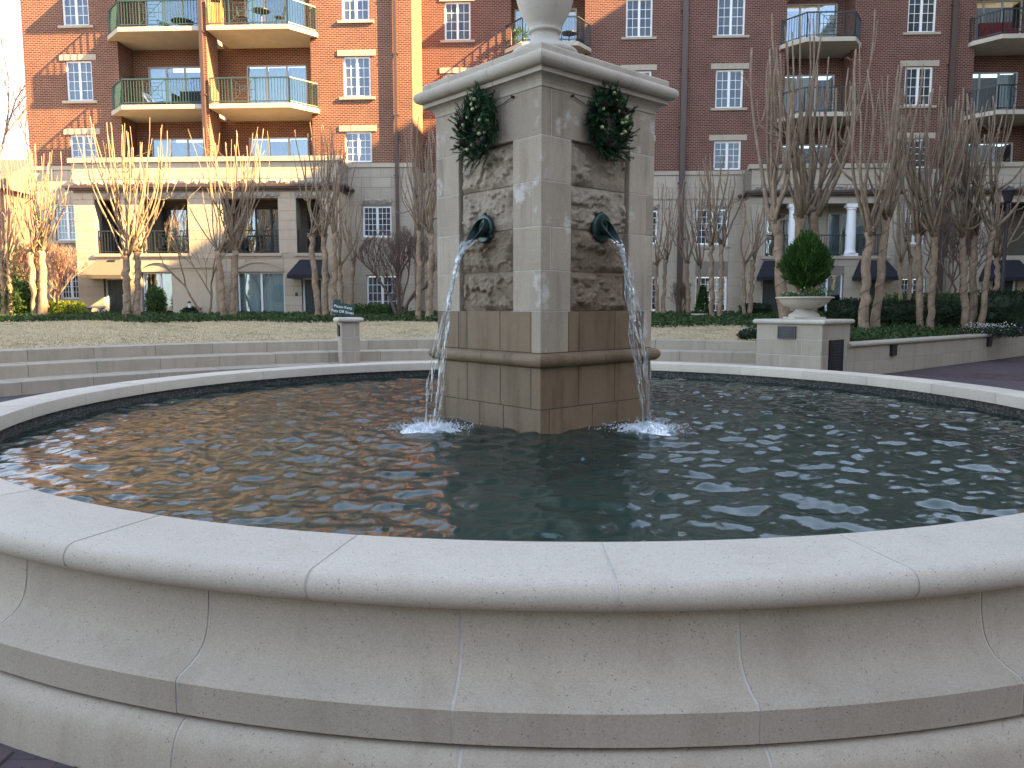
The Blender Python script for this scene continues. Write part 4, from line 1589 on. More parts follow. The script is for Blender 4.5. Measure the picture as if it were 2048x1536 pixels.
for k, (a, b_) in enumerate(recs):
    for i, fl_ in enumerate(FLR[:3]):
        slider(RW, a + .12, b_ - .35, max(fl_, 7.72), fl_ + 2.30, RD + .03, 3, ((0, 0, 0), (1, 0, 1), (1, 1, 0), (0, 0, 1))[(i + k) % 4])
    ov = .30
    for i, z in enumerate(FLR[1:]):
        poly = [(a - ov, 0), (a - ov + .03, -.2), (a + .55, -BP), (b_ - .35, -BP), (b_ + ov - .03, -.2), (b_ + ov, 0), (b_ - .01, 0), (b_ - .01, RD), (a + .01, RD), (a + .01, 0)]
        balcony(RW, poly, z, [(a - ov + .06, -.02), (a + .58, -BP + .06), (b_ - .38, -BP + .06), (b_ + ov - .06, -.02)], M['rail_dark'], .5, i < 2)
b = MB(); b.box(XR0 + .4, XR1, -.35, 14, ZTOP, ZTOP + .5); b.build('roof', M['ashlar_grey'], RW)
piece('belt_course', M['ashlar_grey'], RW, XR0, XR1, -.07, .02, ZBELT - .16, ZBELT + .02)
piece('belt_course', M['ashlar_grey'], RW, XR0, XR1, -.05, .02, 6.70, 6.80)
downpipe(RW, ru(1365, 300, .1), 0, 1.0, ZTOP, .26)
downpipe(RW, ru(1903, 150, .1), 0, 1.0, ZTOP, .24)
rops = [(ru(1290, 450), ru(1316, 450), rz_(1400, 488), rz_(1400, 419)), (ru(1392, 450), ru(1457, 450), rz_(1400, 490), rz_(1400, 417)),
        (ru(1285, 590), ru(1316, 590), rz_(1400, 622), rz_(1400, 553)), (ru(1390, 590), ru(1454, 590), rz_(1400, 624), rz_(1400, 552)),
        (ru(1810, 450), ru(1850, 450), rz_(1400, 490), rz_(1400, 417)), (ru(1800, 590), ru(1850, 590), rz_(1400, 616), rz_(1400, 556))]
mb = MB()
wall_front(mb, XR0, XR1, ZB0, ZBELT, 0, rops)
mb.build('limestone_wall', M['ashlar_joint'], RW, fix=False)
RB0, RB1, RBY = ru(1500, 450, 1.3), ru(1792, 450, 1.3), -1.3
RC0 = ru(1928, 450, 1.3)
ashlar(RW, M['ashlar_grey'], XR0, RB0, ZB0, ZBELT - .17, 0, rops, .58, 1.3, .012, seed=21)
ashlar(RW, M['ashlar_grey'], RB1, RC0, ZB0, ZBELT - .17, 0, rops, .58, 1.3, .012, seed=22)
for i, (a, b_, c, d) in enumerate(rops):
    window(RW, a, b_, c, d, 0, 3, 5, 2 if i not in (0, 2) else 1)
    piece('sill', M['ashlar_grey'], RW, a - .1, b_ + .1, -.06, .06, c - .12, c - .002)
    if i in (0, 1): rock_band(RW, a - .05, b_ + .05, d + .04, d + .28, -.015, 80 + i)
def rbu(px): return ru(px, 480, 1.3)
z0_, z1_ = rz_(1650, 512, 1.3), rz_(1650, 407, 1.3)
lops = [(rbu(1531), rbu(1772), z0_, z1_)]
low = [(rbu(1526), rbu(1568), 1.1, rz_(1600, 556, 1.3)), (rbu(1628), rbu(1691), 1.25, rz_(1600, 548, 1.3)), (rbu(1725), rbu(1770), 1.1, rz_(1600, 556, 1.3))]
stone_bay(RW, RB0, RB1, RBY, 0, lops, low, 31, M['ashlar_grey'], ch=.5, cl=1.1)
a, b_, c, d = lops[0]
b = MB()
b.quad((a - .3, -.02, c), (b_ + .3, -.02, c), (b_ + .3, -.02, d + .1), (a - .3, -.02, d + .1))
b.quad((a - .3, RBY + .5, d + .02), (b_ + .3, RBY + .5, d + .02), (b_ + .3, -.02, d + .02), (a - .3, -.02, d + .02))
b.quad((a - .3, RBY + .5, c - .02), (b_ + .3, RBY + .5, c - .02), (b_ + .3, -.02, c - .02), (a - .3, -.02, c - .02))
b.build('loggia_wall', M['ashlar_grey'], RW, fix=False)
slider(RW, a + .3, a + 2.6, c, d - .3, -.14, 3, (1, 0, 1), M['alu'], room=False)
slider(RW, b_ - 2.2, b_ - .3, c, d - .3, -.14, 3, (0, 1, 0), M['alu'], room=False)
e = empty('loggia_railing', (0, 0, 0)); e.parent = RW
rb = MB()
rail_run(rb, e, [(a + .03, RBY + .16), (b_ - .03, RBY + .16)], c, M['rail_dark'], None, True, hgt=.95)
rb.build('rail', M['rail_dark'], e)
piece('sill', M['ashlar_grey'], RW, a - .2, b_ + .2, RBY - .09, RBY + .3, c - .13, c - .002)
for px in (1588, 1704):
    x = rbu(px)
    cb = MB()
    cb.box(x - .30, x + .30, RBY - .02, RBY + .42, c, c + .12)
    cb.box(x - .28, x + .28, RBY - .01, RBY + .41, d - .16, d)
    H_ = d - c
    cb.lathe([(.27, .12), (.27, .18), (.235, .22), (.225, .3), (.225, H_ * .4), (.19, H_ - .32), (.19, H_ - .28), (.225, H_ - .25), (.225, H_ - .2), (.25, H_ - .16)], 20, (x, RBY + .20, c))
    cb.build('column', M['white'], RW, smooth=False)
for i, (ax0, ax1) in ((0, (1522, 1578)), (2, (1717, 1800))):
    a, b_, c, d = low[i]
    entrance(RW, a + .09, b_ - .09, c, d - .08, RBY + .16)
    awning(RW, ru(ax0, 540, 2.0), ru(ax1, 540, 2.0), rz_(1600, 521, 1.3), rz_(1600, 553, 2.1), RBY - .03, .85, M['navy'])
a, b_, c, d = low[1]
slider(RW, a + .02, b_ - .02, c, d, RBY + .12, 2, (0, 0), M['white'])
# second bay, cut by the frame
RC1 = RC0 + 9
l2 = [(rbu(1932), rbu(1948), z0_, z1_), (rbu(1985), rbu(2120), z0_, z1_)]
lo2 = [(rbu(1990), rbu(2040), 1.1, rz_(1600, 556, 1.3))]
stone_bay(RW, RC0, RC1, RBY, 0, l2, lo2, 51, M['ashlar_grey'], ch=.55, cl=1.2)
for (a, b_, c, d) in l2:
    b = MB()
    b.quad((a - .3, -.02, c), (b_ + .3, -.02, c), (b_ + .3, -.02, d + .1), (a - .3, -.02, d + .1))
    b.build('loggia_wall', M['room'], RW, fix=False)
a, b_, c, d = lo2[0]
entrance(RW, a + .09, b_ - .09, c, d - .08, RBY + .16)
awning(RW, ru(1976, 540, 2.0), ru(2070, 540, 2.0), rz_(1600, 521, 1.3), rz_(1600, 555, 2.1), RBY - .03, .85, M['navy'])

# ---------------------------------------------------------------- wing on the right that shades the court (outside the frame)
EW = empty('apartment_building', (26.5, 0, 0))
tag(EW, 'tall grey stone apartment building on the right side of the courtyard that shades it', 'building')
EH = 27.7
mb = MB()
mb.box(0, 16, -26, 35.2, 0, EH)
mb.build('stucco_wall', M['ashlar_grey'], EW)
b = MB(); b.box(-.3, 16.3, -26.3, 35.3, EH, EH + .5); b.build('roof', M['ashlar'], EW)
for i in range(11):
    for j in range(7):
        y = -22 + i * 4.6
        piece('window', M['pane'], EW, -.03, .05, y, y + 1.4, 3.2 + j * 3.24, 5.0 + j * 3.24)

SW = empty('apartment_building', (-6, -20, 0))
tag(SW, 'low stone apartment building across the plaza behind the photographer', 'building')
b = MB(); b.box(-30, 24, -12, 0, 0, 15.5); b.build('stone_wall', M['ashlar_grey'], SW)
b = MB(); b.box(-30.3, 24.3, -12.3, .3, 15.5, 16); b.build('roof', M['ashlar'], SW)
for i in range(11):
    for j in range(4):
        x = -27 + i * 4.6
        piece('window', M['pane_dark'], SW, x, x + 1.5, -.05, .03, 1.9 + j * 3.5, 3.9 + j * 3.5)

# ================================================================== TREES
RIGHT_THIN = .88
def crape(name, label, base, trunks, head, top, Y, shoots, spread, rad, seed, mat=None, group='pollarded crape myrtles in the courtyard', twigs=6, wire=False, lean=0.0, shoot_r=.026):
    """pollarded crape myrtle. base/head/top: photo rows; trunks: list of (px at foot, px at head); spread: px limits of the shoots"""
    r = random.Random(seed)
    mat = mat or M['bark']
    bx = sum(t[0] for t in trunks) / len(trunks)
    root = at_y(bx, base, Y)
    gz = terr(root.x, root.y) - .06
    e = empty(name, (root.x, root.y, gz))
    tag(e, label, 'tree', group)
    O = Vector((root.x, root.y, gz))
    heads = []
    for i, (fx, hx) in enumerate(trunks):
        yy = Y + r.uniform(-.22, .22)
        f = at_y(fx, base, yy); f.z = gz
        hr = head[i] if hasattr(head, '__len__') else head
        h = at_y(hx, hr + r.uniform(-5, 5), yy + r.uniform(-.2, .2))
        pts, rr = [], []
        R0 = rad * .80 * (.85 + .3 * r.random())
        nseg = 14
        wob = [Vector((r.uniform(-1, 1), r.uniform(-1, 1), 0)) for _ in range(nseg + 1)]
        for k in range(nseg + 1):
            t = k / nseg
            p = f.lerp(h, t) + wob[k] * (.022 + .03 * t) * (1 if 0 < k < nseg else 0)
            pts.append(p - O)
            rr.append(R0 * (1.12 - .30 * t + (.22 if t > .93 else 0) + (.25 * (1 - t / .12) if t < .12 else 0)))
        b = MB(); b.tube(pts, rr, 14, lump=.26)
        b.build('trunk', mat, e, smooth=True, fix=False)
        heads.append((h, R0))
        if wire:
            wb = MB()
            wp = []
            turns = 6
            for k in range(turns * 8 + 1):
                t = .03 + .9 * k / (turns * 8)
                q = t * nseg
                i0 = min(int(q), nseg - 1)
                p = pts[i0].lerp(pts[i0 + 1], q - i0)
                rad_ = rr[i0] + (rr[i0 + 1] - rr[i0]) * (q - i0) + .008
                a = k * math.pi / 4
                wp.append(p + Vector((math.cos(a) * rad_, math.sin(a) * rad_, 0)))
            wb.tube(wp, .009, 4)
            wb.build('light_string', M['wire'], e, fix=False)
    cb = MB()
    for k in range(shoots if bx < 1024 else int(shoots * RIGHT_THIN)):
        h, R0 = heads[k % len(heads)]
        tpx = r.uniform(*spread)
        # shoots fan out: keep most near their own head
        hpx = 1024 + FPX * h.x / h.y
        tpx = hpx + (tpx - hpx) * r.uniform(.45, 1.0) if r.random() < .8 else tpx
        trow = top + abs(r.gauss(0, .28)) * (h_row(h) - top) * .9
        yy = h.y + r.uniform(-1.0, 1.0)
        T = at_y(tpx, trow, yy)
        a = r.uniform(0, 6.28)
        st = h + Vector((math.cos(a), math.sin(a), 0)) * R0 * .7 - Vector((0, 0, r.uniform(0, .12)))
        out = Vector((T.x - st.x, T.y - st.y, 0))
        L_ = T.z - st.z
        n_ = 9
        pts, rr = [], []
        r0 = shoot_r * r.uniform(.75, 1.5)
        wig = r.uniform(.02, .11)
        ph1, ph2 = r.uniform(0, 6), r.uniform(0, 6)
        lp = r.uniform(1.3, 2.8)
        for i in range(n_ + 1):
            t = i / n_
            lat = 1 - (1 - t) ** lp
            p = st + out * lat + Vector((0, 0, L_ * (t ** 1.06)))
            p += Vector((math.sin(t * 7 + ph1), math.cos(t * 6 + ph2), 0)) * wig * min(1, t * 3)
            pts.append(p - O)
            rr.append(r0 * (1.25 - .80 * t) if i else r0 * 1.6)
        cb.tube(pts, rr, 6)
        # forks part-way up
        if r.random() < .42:
            i = r.randint(2, 6)
            s_ = pts[i]
            E_ = pts[-1] + Vector((r.uniform(-.6, .6), r.uniform(-.5, .5), -r.uniform(.1, .9)))
            m_ = s_.lerp(E_, .45) + Vector((r.uniform(-.12, .12), r.uniform(-.1, .1), -.05)) + (E_ - pts[-1]) * .3
            cb.tube([s_, s_.lerp(m_, .5) + (E_ - pts[-1]) * .12, m_, m_.lerp(E_, .5) + Vector((r.uniform(-.05, .05), 0, 0)), E_], [rr[i] * .8, rr[i] * .72, rr[i] * .6, rr[i] * .5, .007], 5)
        # side twigs
        if r.random() < twigs / 10:
            for _ in range(r.randint(1, 2)):
                i = r.randint(3, n_ - 2)
                s_ = pts[i]
                d = Vector((r.uniform(-1, 1), r.uniform(-1, 1), r.uniform(.1, 1.5))).normalized() * r.uniform(.3, 1.0)
                k1 = Vector((r.uniform(-.08, .08), r.uniform(-.08, .08), r.uniform(-.02, .06)))
                e1 = s_ + d + Vector((0, 0, .10))
                cb.tube([s_, s_ + d * .35 + k1, s_ + d * .7 + k1 * .5 + Vector((0, 0, .03)), e1], [rr[i] * .55, rr[i] * .4, rr[i] * .28, .004], 5)
                for _k in range(r.randint(0, 3)):
                    d2 = Vector((r.uniform(-1, 1), r.uniform(-1, 1), r.uniform(0, 1.2))).normalized() * r.uniform(.12, .35)
                    b0 = s_ + d * r.uniform(.4, .9) + k1 * .5
                    cb.tube([b0, b0 + d2 * .5 + k1 * .2, b0 + d2], [rr[i] * .26, rr[i] * .2, .003], 4)
    # small knobbly stubs round the heads
    for h, R0 in heads:
        for _ in range(7):
            a = r.uniform(0, 6.28)
            d = Vector((math.cos(a), math.sin(a), r.uniform(-.2, .7)))
            p = h - O
            cb.tube([p + d * R0 * .4, p + d * R0 * 1.45], [R0 * .42, R0 * .18], 6)
    cb.build('crown', M['shoot'], e, smooth=True, fix=False)
    return e

def h_row(p):
    zc = (p.y * math.cos(PITCH) - (p.z - EYE) * math.sin(PITCH))
    yc = p.y * math.sin(PITCH) + (p.z - EYE) * math.cos(PITCH)
    return 768 - FPX * yc / zc

TN = 'crape_myrtle_tree'
crape(TN, 'bare pollarded tree cut off by the frame at far left', 618, [(8, 4), (18, 20)], 530, 290, 30.5, 14, (-60, 70), .13, 1)
crape(TN, 'bare sunlit pollarded tree before the lime green hedge', 622, [(70, 62), (84, 84)], [500, 506], 285, 29.5, 26, (0, 135), .16, 2, twigs=6)
crape(TN, 'bare sunlit pollarded tree beside the taupe awning', 626, [(254, 250), (272, 275)], [510, 500], 232, 29.5, 30, (150, 370), .165, 3, twigs=7, wire=True)
crape(TN, 'bare half-lit pollarded tree before the wide curtained arched window', 624, [(448, 436), (464, 470)], [505, 500], 250, 29.5, 26, (370, 545), .16, 4, twigs=5, wire=True)
crape(TN, 'bare pollarded tree with three trunks beside the navy awning, left bay', 628, [(638, 622), (652, 648), (668, 670)], [470, 468, 462], 245, 29.0, 26, (585, 705), .13, 5, twigs=5, wire=True)
crape(TN, 'slim bare pollarded tree behind the green sign', 612, [(684, 680), (700, 706)], [525, 520], 345, 31.5, 14, (640, 735), .11, 6, twigs=9, shoot_r=.022)
crape(TN, 'bare pollarded tree just left of the fountain pillar', 630, [(838, 838), (858, 862)], [465, 470], 230, 28.5, 24, (765, 890), .15, 7, twigs=4, wire=True)
crape(TN, 'slim bare pollarded tree just right of the fountain pillar', 622, [(1316, 1312), (1326, 1332)], 525, 345, 31.5, 16, (1295, 1385), .10, 8, twigs=8, shoot_r=.02)
crape(TN, 'slim bare pollarded tree beside the brown downpipe', 620, [(1378, 1374), (1394, 1400)], 528, 355, 32.0, 16, (1345, 1440), .10, 9, twigs=8, shoot_r=.02)
crape(TN, 'bare pollarded tree with wired trunks beside the small white planter', 630, [(1424, 1422), (1440, 1444)], 487, 300, 28.5, 20, (1395, 1490), .125, 10, twigs=6, wire=True, shoot_r=.026)
crape(TN, 'slim bare pollarded tree before the small box hedge', 626, [(1489, 1488), (1499, 1506)], 525, 365, 31.0, 13, (1470, 1560), .10, 11, twigs=5, shoot_r=.022)
crape(TN, 'large bare pollarded tree with thick leaning trunk left of the bowl planter', 632, [(1574, 1552)], 440, 90, 24.0, 13, (1440, 1640), .235, 12, twigs=8, wire=True, shoot_r=.042)
crape(TN, 'large bare pollarded tree rising behind the bowl planter evergreen', 630, [(1600, 1600), (1626, 1628)], 430, 15, 25.0, 24, (1530, 1770), .20, 13, twigs=7, shoot_r=.042)
crape(TN, 'bare pollarded tree with two wired trunks right of the bowl planter', 645, [(1728, 1737), (1750, 1772)], [462, 440], 120, 23.0, 20, (1680, 1850), .15, 14, twigs=7, wire=True, shoot_r=.036)
crape(TN, 'bare pollarded tree with many shoots before the long dark hedge', 642, [(1842, 1836), (1862, 1868)], [470, 462], 170, 24.0, 38, (1765, 1960), .14, 15, twigs=6, wire=True, shoot_r=.032)
crape(TN, 'bare pollarded tree with three wired trunks near the flower bed', 636, [(1934, 1926), (1947, 1948), (1962, 1985)], [468, 466, 460], 185, 24.5, 34, (1880, 2075), .13, 16, twigs=6, wire=True, shoot_r=.032)
crape(TN, 'slim bare pollarded tree beside the lamp post at far right', 606, [(1992, 1996)], 512, 320, 29.0, 12, (1950, 2070), .13, 17, twigs=7, shoot_r=.026)
crape(TN, 'slim bare pollarded tree behind the long dark hedge', 592, [(1803, 1802), (1820, 1822)], 518, 300, 30.0, 14, (1770, 1870), .10, 18, twigs=9, shoot_r=.022)

def twig_tree(name, label, root, height, rx, ry, levels, seed, mat, r0=.05, trunks=3, up=.35, cat='shrub', dome=True, split=3, kind_parts=True, thick=1.0):
    """densely branching bare shrub or tree: repeated forking, clipped to a dome"""
    r = random.Random(seed)
    e = empty(name, root)
    tag(e, label, cat)
    tb, cb = MB(), MB()
    cz = height * .55
    def grow(p, d, L_, rad, lev):
        n_ = 3
        pts = [p]
        q = p.copy()
        dd = d.copy()
        for i in range(n_):
            dd = (dd + Vector((r.uniform(-1, 1), r.uniform(-1, 1), r.uniform(-.5, .9))) * .16).normalized()
            q = q + dd * (L_ / n_)
            pts.append(q.copy())
        rr = [rad, rad * .9, rad * .8, rad * .68]
        (tb if lev >= levels - 1 else cb).tube(pts, rr, 6 if lev > 2 else 4, cap=False)
        if lev == 0: return
        for k in range(split):
            nd = (dd + Vector((r.uniform(-1, 1), r.uniform(-1, 1), r.uniform(-.55, 1))) * .62 + Vector((0, 0, up * .3))).normalized()
            E_ = pts[-1] if k else pts[r.randint(1, 3)]
            T = E_ + nd * L_ * .75
            if dome:
                v = Vector((T.x / rx, T.y / ry, (T.z - cz) / (height - cz + .01) if T.z > cz else (T.z - cz) / cz))
                if v.length > 1.04: nd = (nd - Vector((T.x, T.y, 0)) * .25).normalized()
                if v.length > 1.15: continue
            grow(E_, nd, L_ * r.uniform(.66, .86), max(rad * .62, .0045 * thick), lev - 1)
    for k in range(trunks):
        a = k * 6.28 / trunks + r.uniform(-.4, .4)
        grow(Vector((.05 * math.cos(a), .05 * math.sin(a), 0)), Vector((math.cos(a) * .45, math.sin(a) * .45, 1)).normalized(), height * .32, r0, levels)
    tb.build('trunk', mat, e, smooth=True, fix=False)
    cb.build('crown', mat, e, smooth=True, fix=False)
    return e

def gp(px, row, Y):
    p = at_y(px, row, Y)
    return Vector((p.x, p.y, terr(p.x, p.y) - .03))
twig_tree('twiggy_shrub', 'round dense leafless shrub before the lower window, left of the pillar', gp(800, 620, 31.5), 3.6, 1.75, 1.4, 6, 3, M['bark_dark'], .075, 4, thick=1.3)
twig_tree('twiggy_shrub', 'round sunlit leafless shrub beside the lime green hedge', gp(108, 615, 31.5), 3.0, 1.65, 1.3, 6, 4, M['bark_red'], .06, 4, thick=1.4)
twig_tree('small_tree', 'small pale leafless tree between the two arched windows', gp(412, 620, 31.0), 4.6, 1.7, 1.3, 5, 9, M['bark'], .055, 2, cat='tree', split=3, thick=1.2)
twig_tree('twiggy_shrub', 'dark leafless shrub behind the trees near the lamp post', gp(1903, 590, 31.5), 4.2, 1.6, 1.2, 6, 6, M['bark_dark'], .07, 3, thick=1.3)
twig_tree('twiggy_shrub', 'small leafless shrub at the foot of the brown downpipe', gp(1362, 620, 33.5), 1.5, .8, .6, 5, 7, M['bark_dark'], .025, 5)
# tree seen against the sky past the building's corner, and a brick house behind it
twig_tree('distant_tree', 'tall distant bare tree against the blue sky at the left edge', Vector((-42, 60, .8)), 19.0, 8.5, 7, 7, 12, M['bark_dark'], .28, 1, cat='tree', split=3, dome=False, thick=2.6)

hs = empty('brick_house', (-38.5, 52, 0))
tag(hs, 'distant low brick house glimpsed through the trees at far left', 'house')
b = MB(); b.box(-9, 3.5, 0, 9, 0, 9.6); b.build('wall', plain('dull_brick', (.19, .075, .05), .9, nvar=.2, nscale=3), hs)
b = MB(); b.add([(-9.5, -.5, 9.6), (4, -.5, 9.6), (4, 9.5, 9.6), (-9.5, 9.5, 9.6), (-9.5, 4.5, 12.2), (4, 4.5, 12.2)], [(0, 1, 5, 4), (2, 3, 4, 5), (1, 2, 5), (3, 0, 4), (0, 3, 2, 1)]); b.build('roof', plain('slate', (.08, .075, .075), .8), hs)
for i in range(4):
    for j in range(2): piece('window', M['pane'], hs, -8 + i * 2.9, -6.9 + i * 2.9, -.04, .05, 2.4 + j * 3.4, 4.2 + j * 3.4)

# ================================================================== GROUND COVER, HEDGES, BEDS
rs = np.random.RandomState(21)
def in_cover(x, y):
    if bound_dist(x, y) < .12: return False
    if x > 7.6: return True
    return y > 27.6 - .42 * max(0, x) + .5 * math.sin(x * 1.1)
def building_front(x):
    return P0.y + (x - P0.x) * (-math.tan(YAW)) - (1.7 if x < -7 else .3)
pts = []
while len(pts) < 62000:
    Yq = rs.uniform(18, 35.5); Xq = rs.uniform(-.73, .73) * Yq
    if in_cover(Xq, Yq) and Yq < building_front(Xq): pts.append((Xq, Yq, terr(Xq, Yq) + rs.uniform(0, .20) * min(1, .35 + bound_dist(Xq, Yq) * .5)))
pts = np.array(pts)
dd = rs.normal(size=pts.shape) * np.array([1, 1, .5]) + np.array([0, 0, .55])
o = link('groundcover', leaf_mesh('groundcover', pts, dd, .115, .075, M['ivy'], 8))
tag(o, 'low dark green groundcover under the trees', 'groundcover', kind='stuff')
pts = []
while len(pts) < 46000:
    Yq = rs.uniform(14, 28.5); Xq = rs.uniform(-.72, .36) * Yq
    if bound_dist(Xq, Yq) > .1 and Xq < 8.2 and not (in_cover(Xq, Yq) and rs.rand() > .1): pts.append((Xq, Yq, terr(Xq, Yq) - .005))
pts = np.array(pts)
dd = rs.normal(size=pts.shape) * np.array([.7, .7, .1]) + np.array([0, 0, .8])
o = link('grass', leaf_mesh('grass', pts, dd, .055, .016, M['grass'], 9))
tag(o, 'short dormant straw coloured lawn grass', 'grass', kind='stuff')

def hedge(name, label, c, rx, ry, rz, n, m, leaf, seed, boxy=0, lump=.08, cat='hedge', rot=0.0, inner=.6):
    e = empty(name, c, rot)
    tag(e, label, cat)
    r_ = np.random.RandomState(seed)
    p, v = shell_points(n, r_, rx, ry, rz, inner=inner, lump=lump, boxy=boxy)
    p[:, 2] += rz * .96
    k = p[:, 2] > -.02
    bm = bmesh.new(); bmesh.ops.create_icosphere(bm, subdivisions=3, radius=1)
    for v_ in bm.verts:
        c_ = v_.co
        f_ = (abs(c_.x) ** boxy + abs(c_.y) ** boxy + abs(c_.z) ** boxy) ** (-1 / boxy) if boxy else 1
        f_ *= .80 + .10 * mnoise.noise(c_ * 3 + Vector((seed, 0, 0)))
        v_.co = Vector((c_.x * rx * f_, c_.y * ry * f_, c_.z * rz * f_ + rz * .96))
    cm_ = bpy.data.meshes.new('dark_core'); bm.to_mesh(cm_); bm.free(); cm_.materials.append(M['hedge'])
    link('dark_core', cm_, e)  # added solid dark core, stands in for the shade inside the foliage
    link('foliage', leaf_mesh('foliage', p[k], v[k] * .8 + r_.normal(size=p[k].shape) * .55 + np.array([0, 0, .25]), leaf, leaf * .55, m, seed), e)
    b = MB()
    for q in range(6):
        a = q * 1.05
        b.tube([(rx * .35 * math.cos(a), ry * .35 * math.sin(a), -.05), (rx * .5 * math.cos(a), ry * .5 * math.sin(a), rz * 1.1)], [.02, .008], 5)
    b.build('stem', M['bark_dark'], e, fix=False)
    return e
hedge('clipped_hedge', 'clipped lime green hedge glowing in the sun', gp(125, 618, 31.6), .86, .40, .34, 5200, M['hedge_lime'], .075, 1, boxy=7, lump=.03)
hedge('leafy_shrub', 'leafy green sunlit shrub at far left', gp(28, 615, 31.0), .85, .8, .75, 3600, M['shrub'], .12, 2, lump=.2, cat='shrub')
hedge('tall_shrub', 'tall dark green shrub behind the bare trees at far left', gp(35, 600, 33.5), 1.0, .9, 1.6, 3600, M['hedge'], .13, 3, lump=.2, cat='shrub')
hedge('round_shrub', 'round green shrub before the tall arched window', gp(313, 620, 32.6), .42, .4, .68, 2600, M['shrub'], .08, 4, lump=.05, cat='shrub')
hedge('dark_low_shrub', 'small dark shrub beside the garden lantern', gp(381, 622, 31.6), .35, .3, .24, 700, M['hedge'], .10, 5, lump=.3, cat='shrub')
hedge('foundation_plants', 'loose green plants under the lower window, left of the pillar', gp(755, 620, 32.0), 1.3, .5, .28, 1500, M['shrub'], .13, 6, lump=.3, cat='plants')
hedge('box_hedge', 'small clipped box hedge before the dark doorway', gp(1511, 622, 31.5), .60, .45, .30, 3000, M['hedge'], .07, 7, boxy=6, lump=.03)
hedge('round_hedge', 'round dark shrub just right of the bowl planter', gp(1700, 640, 24.5), .78, .7, .52, 3600, M['hedge'], .085, 8, lump=.10)
hedge('long_hedge', 'long dark hedge between the wired tree trunks', gp(1825, 645, 25.5), 1.55, .6, .50, 6400, M['hedge'], .085, 9, boxy=4, lump=.08)
hedge('tall_hedge', 'tall dark hedge at the right edge behind the lamp post', gp(2035, 640, 26.5), 1.9, .8, .72, 6400, M['hedge'], .095, 10, boxy=4, lump=.1)
hedge('back_hedge', 'mid green hedge behind the bare trees on the right', gp(1865, 605, 31.0), 2.6, .5, .52, 3800, M['shrub'], .11, 11, boxy=4, lump=.12)
hedge('edge_shrub', 'small dark shrub at the lawn corner left of the pedestal', gp(1500, 672, 20.6), .30, .3, .14, 900, M['hedge'], .07, 12, lump=.2, cat='shrub')
# flower bed
fb = gp(2010, 640, 23.4)
e = empty('flower_bed', fb)
tag(e, 'bed of white and violet winter flowers at the right edge', 'flowers')
n_ = 2200
p = np.stack([rs.normal(0, .55, n_), rs.normal(0, .45, n_), rs.uniform(.05, .32, n_)], 1)
link('foliage', leaf_mesh('foliage', p, rs.normal(size=p.shape) + np.array([0, 0, .6]), .08, .04, M['hedge'], 31), e)
link('white_blossoms', leaf_mesh('white_blossoms', p[:260] * np.array([.7, .8, 1]) + np.array([-.35, .2, .12]), rs.normal(size=(260, 3)), .05, .045, M['bloom_white'], 32), e)
link('violet_blossoms', leaf_mesh('violet_blossoms', p[300:520] * np.array([.8, .8, 1]) + np.array([.35, -.2, .04]), rs.normal(size=(220, 3)), .055, .05, M['bloom_violet'], 33), e)

# ================================================================== SMALL THINGS IN THE GARDEN
# sign: Please Keep / Pets Off Grass
sp = at_y(686, 619, 21.2)
sg = empty('garden_sign', (sp.x, sp.y, terr(sp.x, sp.y)))
tag(sg, 'tilted green sign with white lettering asking to keep pets off the grass', 'sign')
hz = sp.z - terr(sp.x, sp.y)
b = MB(); b.box(-.29, .29, -.012, .012, -.165, .165)
bd = b.build('board', M['sign'], sg, loc=(0, 0, hz), rot=(0, R(8), 0))
b = MB(); b.box(-.022, .022, .013, .045, -hz, .12); b.build('stake', M['iron'], sg, loc=(0, 0, hz))
for i, (tx, zz) in enumerate((('Please Keep', .035), ('Pets Off Grass', -.095))):
    cu = bpy.data.curves.new('lettering', 'FONT')
    cu.body = tx
    cu.size = .105
    cu.align_x = 'CENTER'
    cu.extrude = .002
    cu.materials.append(M['letters'])
    tmp = bpy.data.objects.new('lettering', cu)
    COL.objects.link(tmp)
    bpy.context.view_layer.update()
    me = bpy.data.meshes.new_from_object(tmp.evaluated_get(bpy.context.evaluated_depsgraph_get()))
    bpy.data.objects.remove(tmp)
    if not me.materials: me.materials.append(M['letters'])
    o = link('lettering', me)
    o.parent = bd
    o.location = (0, -.0155, zz)
    o.rotation_euler = (math.pi / 2, 0, 0)
sp = at_y(674, 608, 22.4)
s2 = empty('garden_sign', (sp.x, sp.y, terr(sp.x, sp.y)))
tag(s2, 'small upright dark green board standing just behind the lettered sign', 'sign')
hz = sp.z - terr(sp.x, sp.y)
b = MB(); b.box(-.11, .11, -.012, .012, -.16, .13); b.build('board', M['sign'], s2, loc=(0, 0, hz))
b = MB(); b.box(-.02, .02, .013, .04, -hz, .05); b.build('stake', M['iron'], s2, loc=(0, 0, hz))

# stone bench by the taupe awning
q = gp(190, 622, 32.0)
bn = empty('garden_bench', q)
tag(bn, 'small curved-leg stone bench beside the taupe awning', 'bench')
b = MB(); b.box(-.38, .38, -.2, .2, .42, .50); b.build('seat', M['bowl'], bn)
for s in (-1, 1):
    b = MB(); b.prism([(s * .26 - .06, -.14), (s * .26 + .06, -.14), (s * .26 + .06, .14), (s * .26 - .06, .14)], 0, .08); b.prism([(s * .24 - .035, -.1), (s * .24 + .035, -.1), (s * .24 + .035, .1), (s * .24 - .035, .1)], .08, .36); b.prism([(s * .26 - .07, -.15), (s * .26 + .07, -.15), (s * .26 + .07, .15), (s * .26 - .07, .15)], .36, .42)
    b.build('leg', M['bowl'], bn)
q = gp(150, 624, 31.2)
kb = empty('garden_kerb', q)
tag(kb, 'pale low stone kerb in front of the lime green hedge', 'kerb')
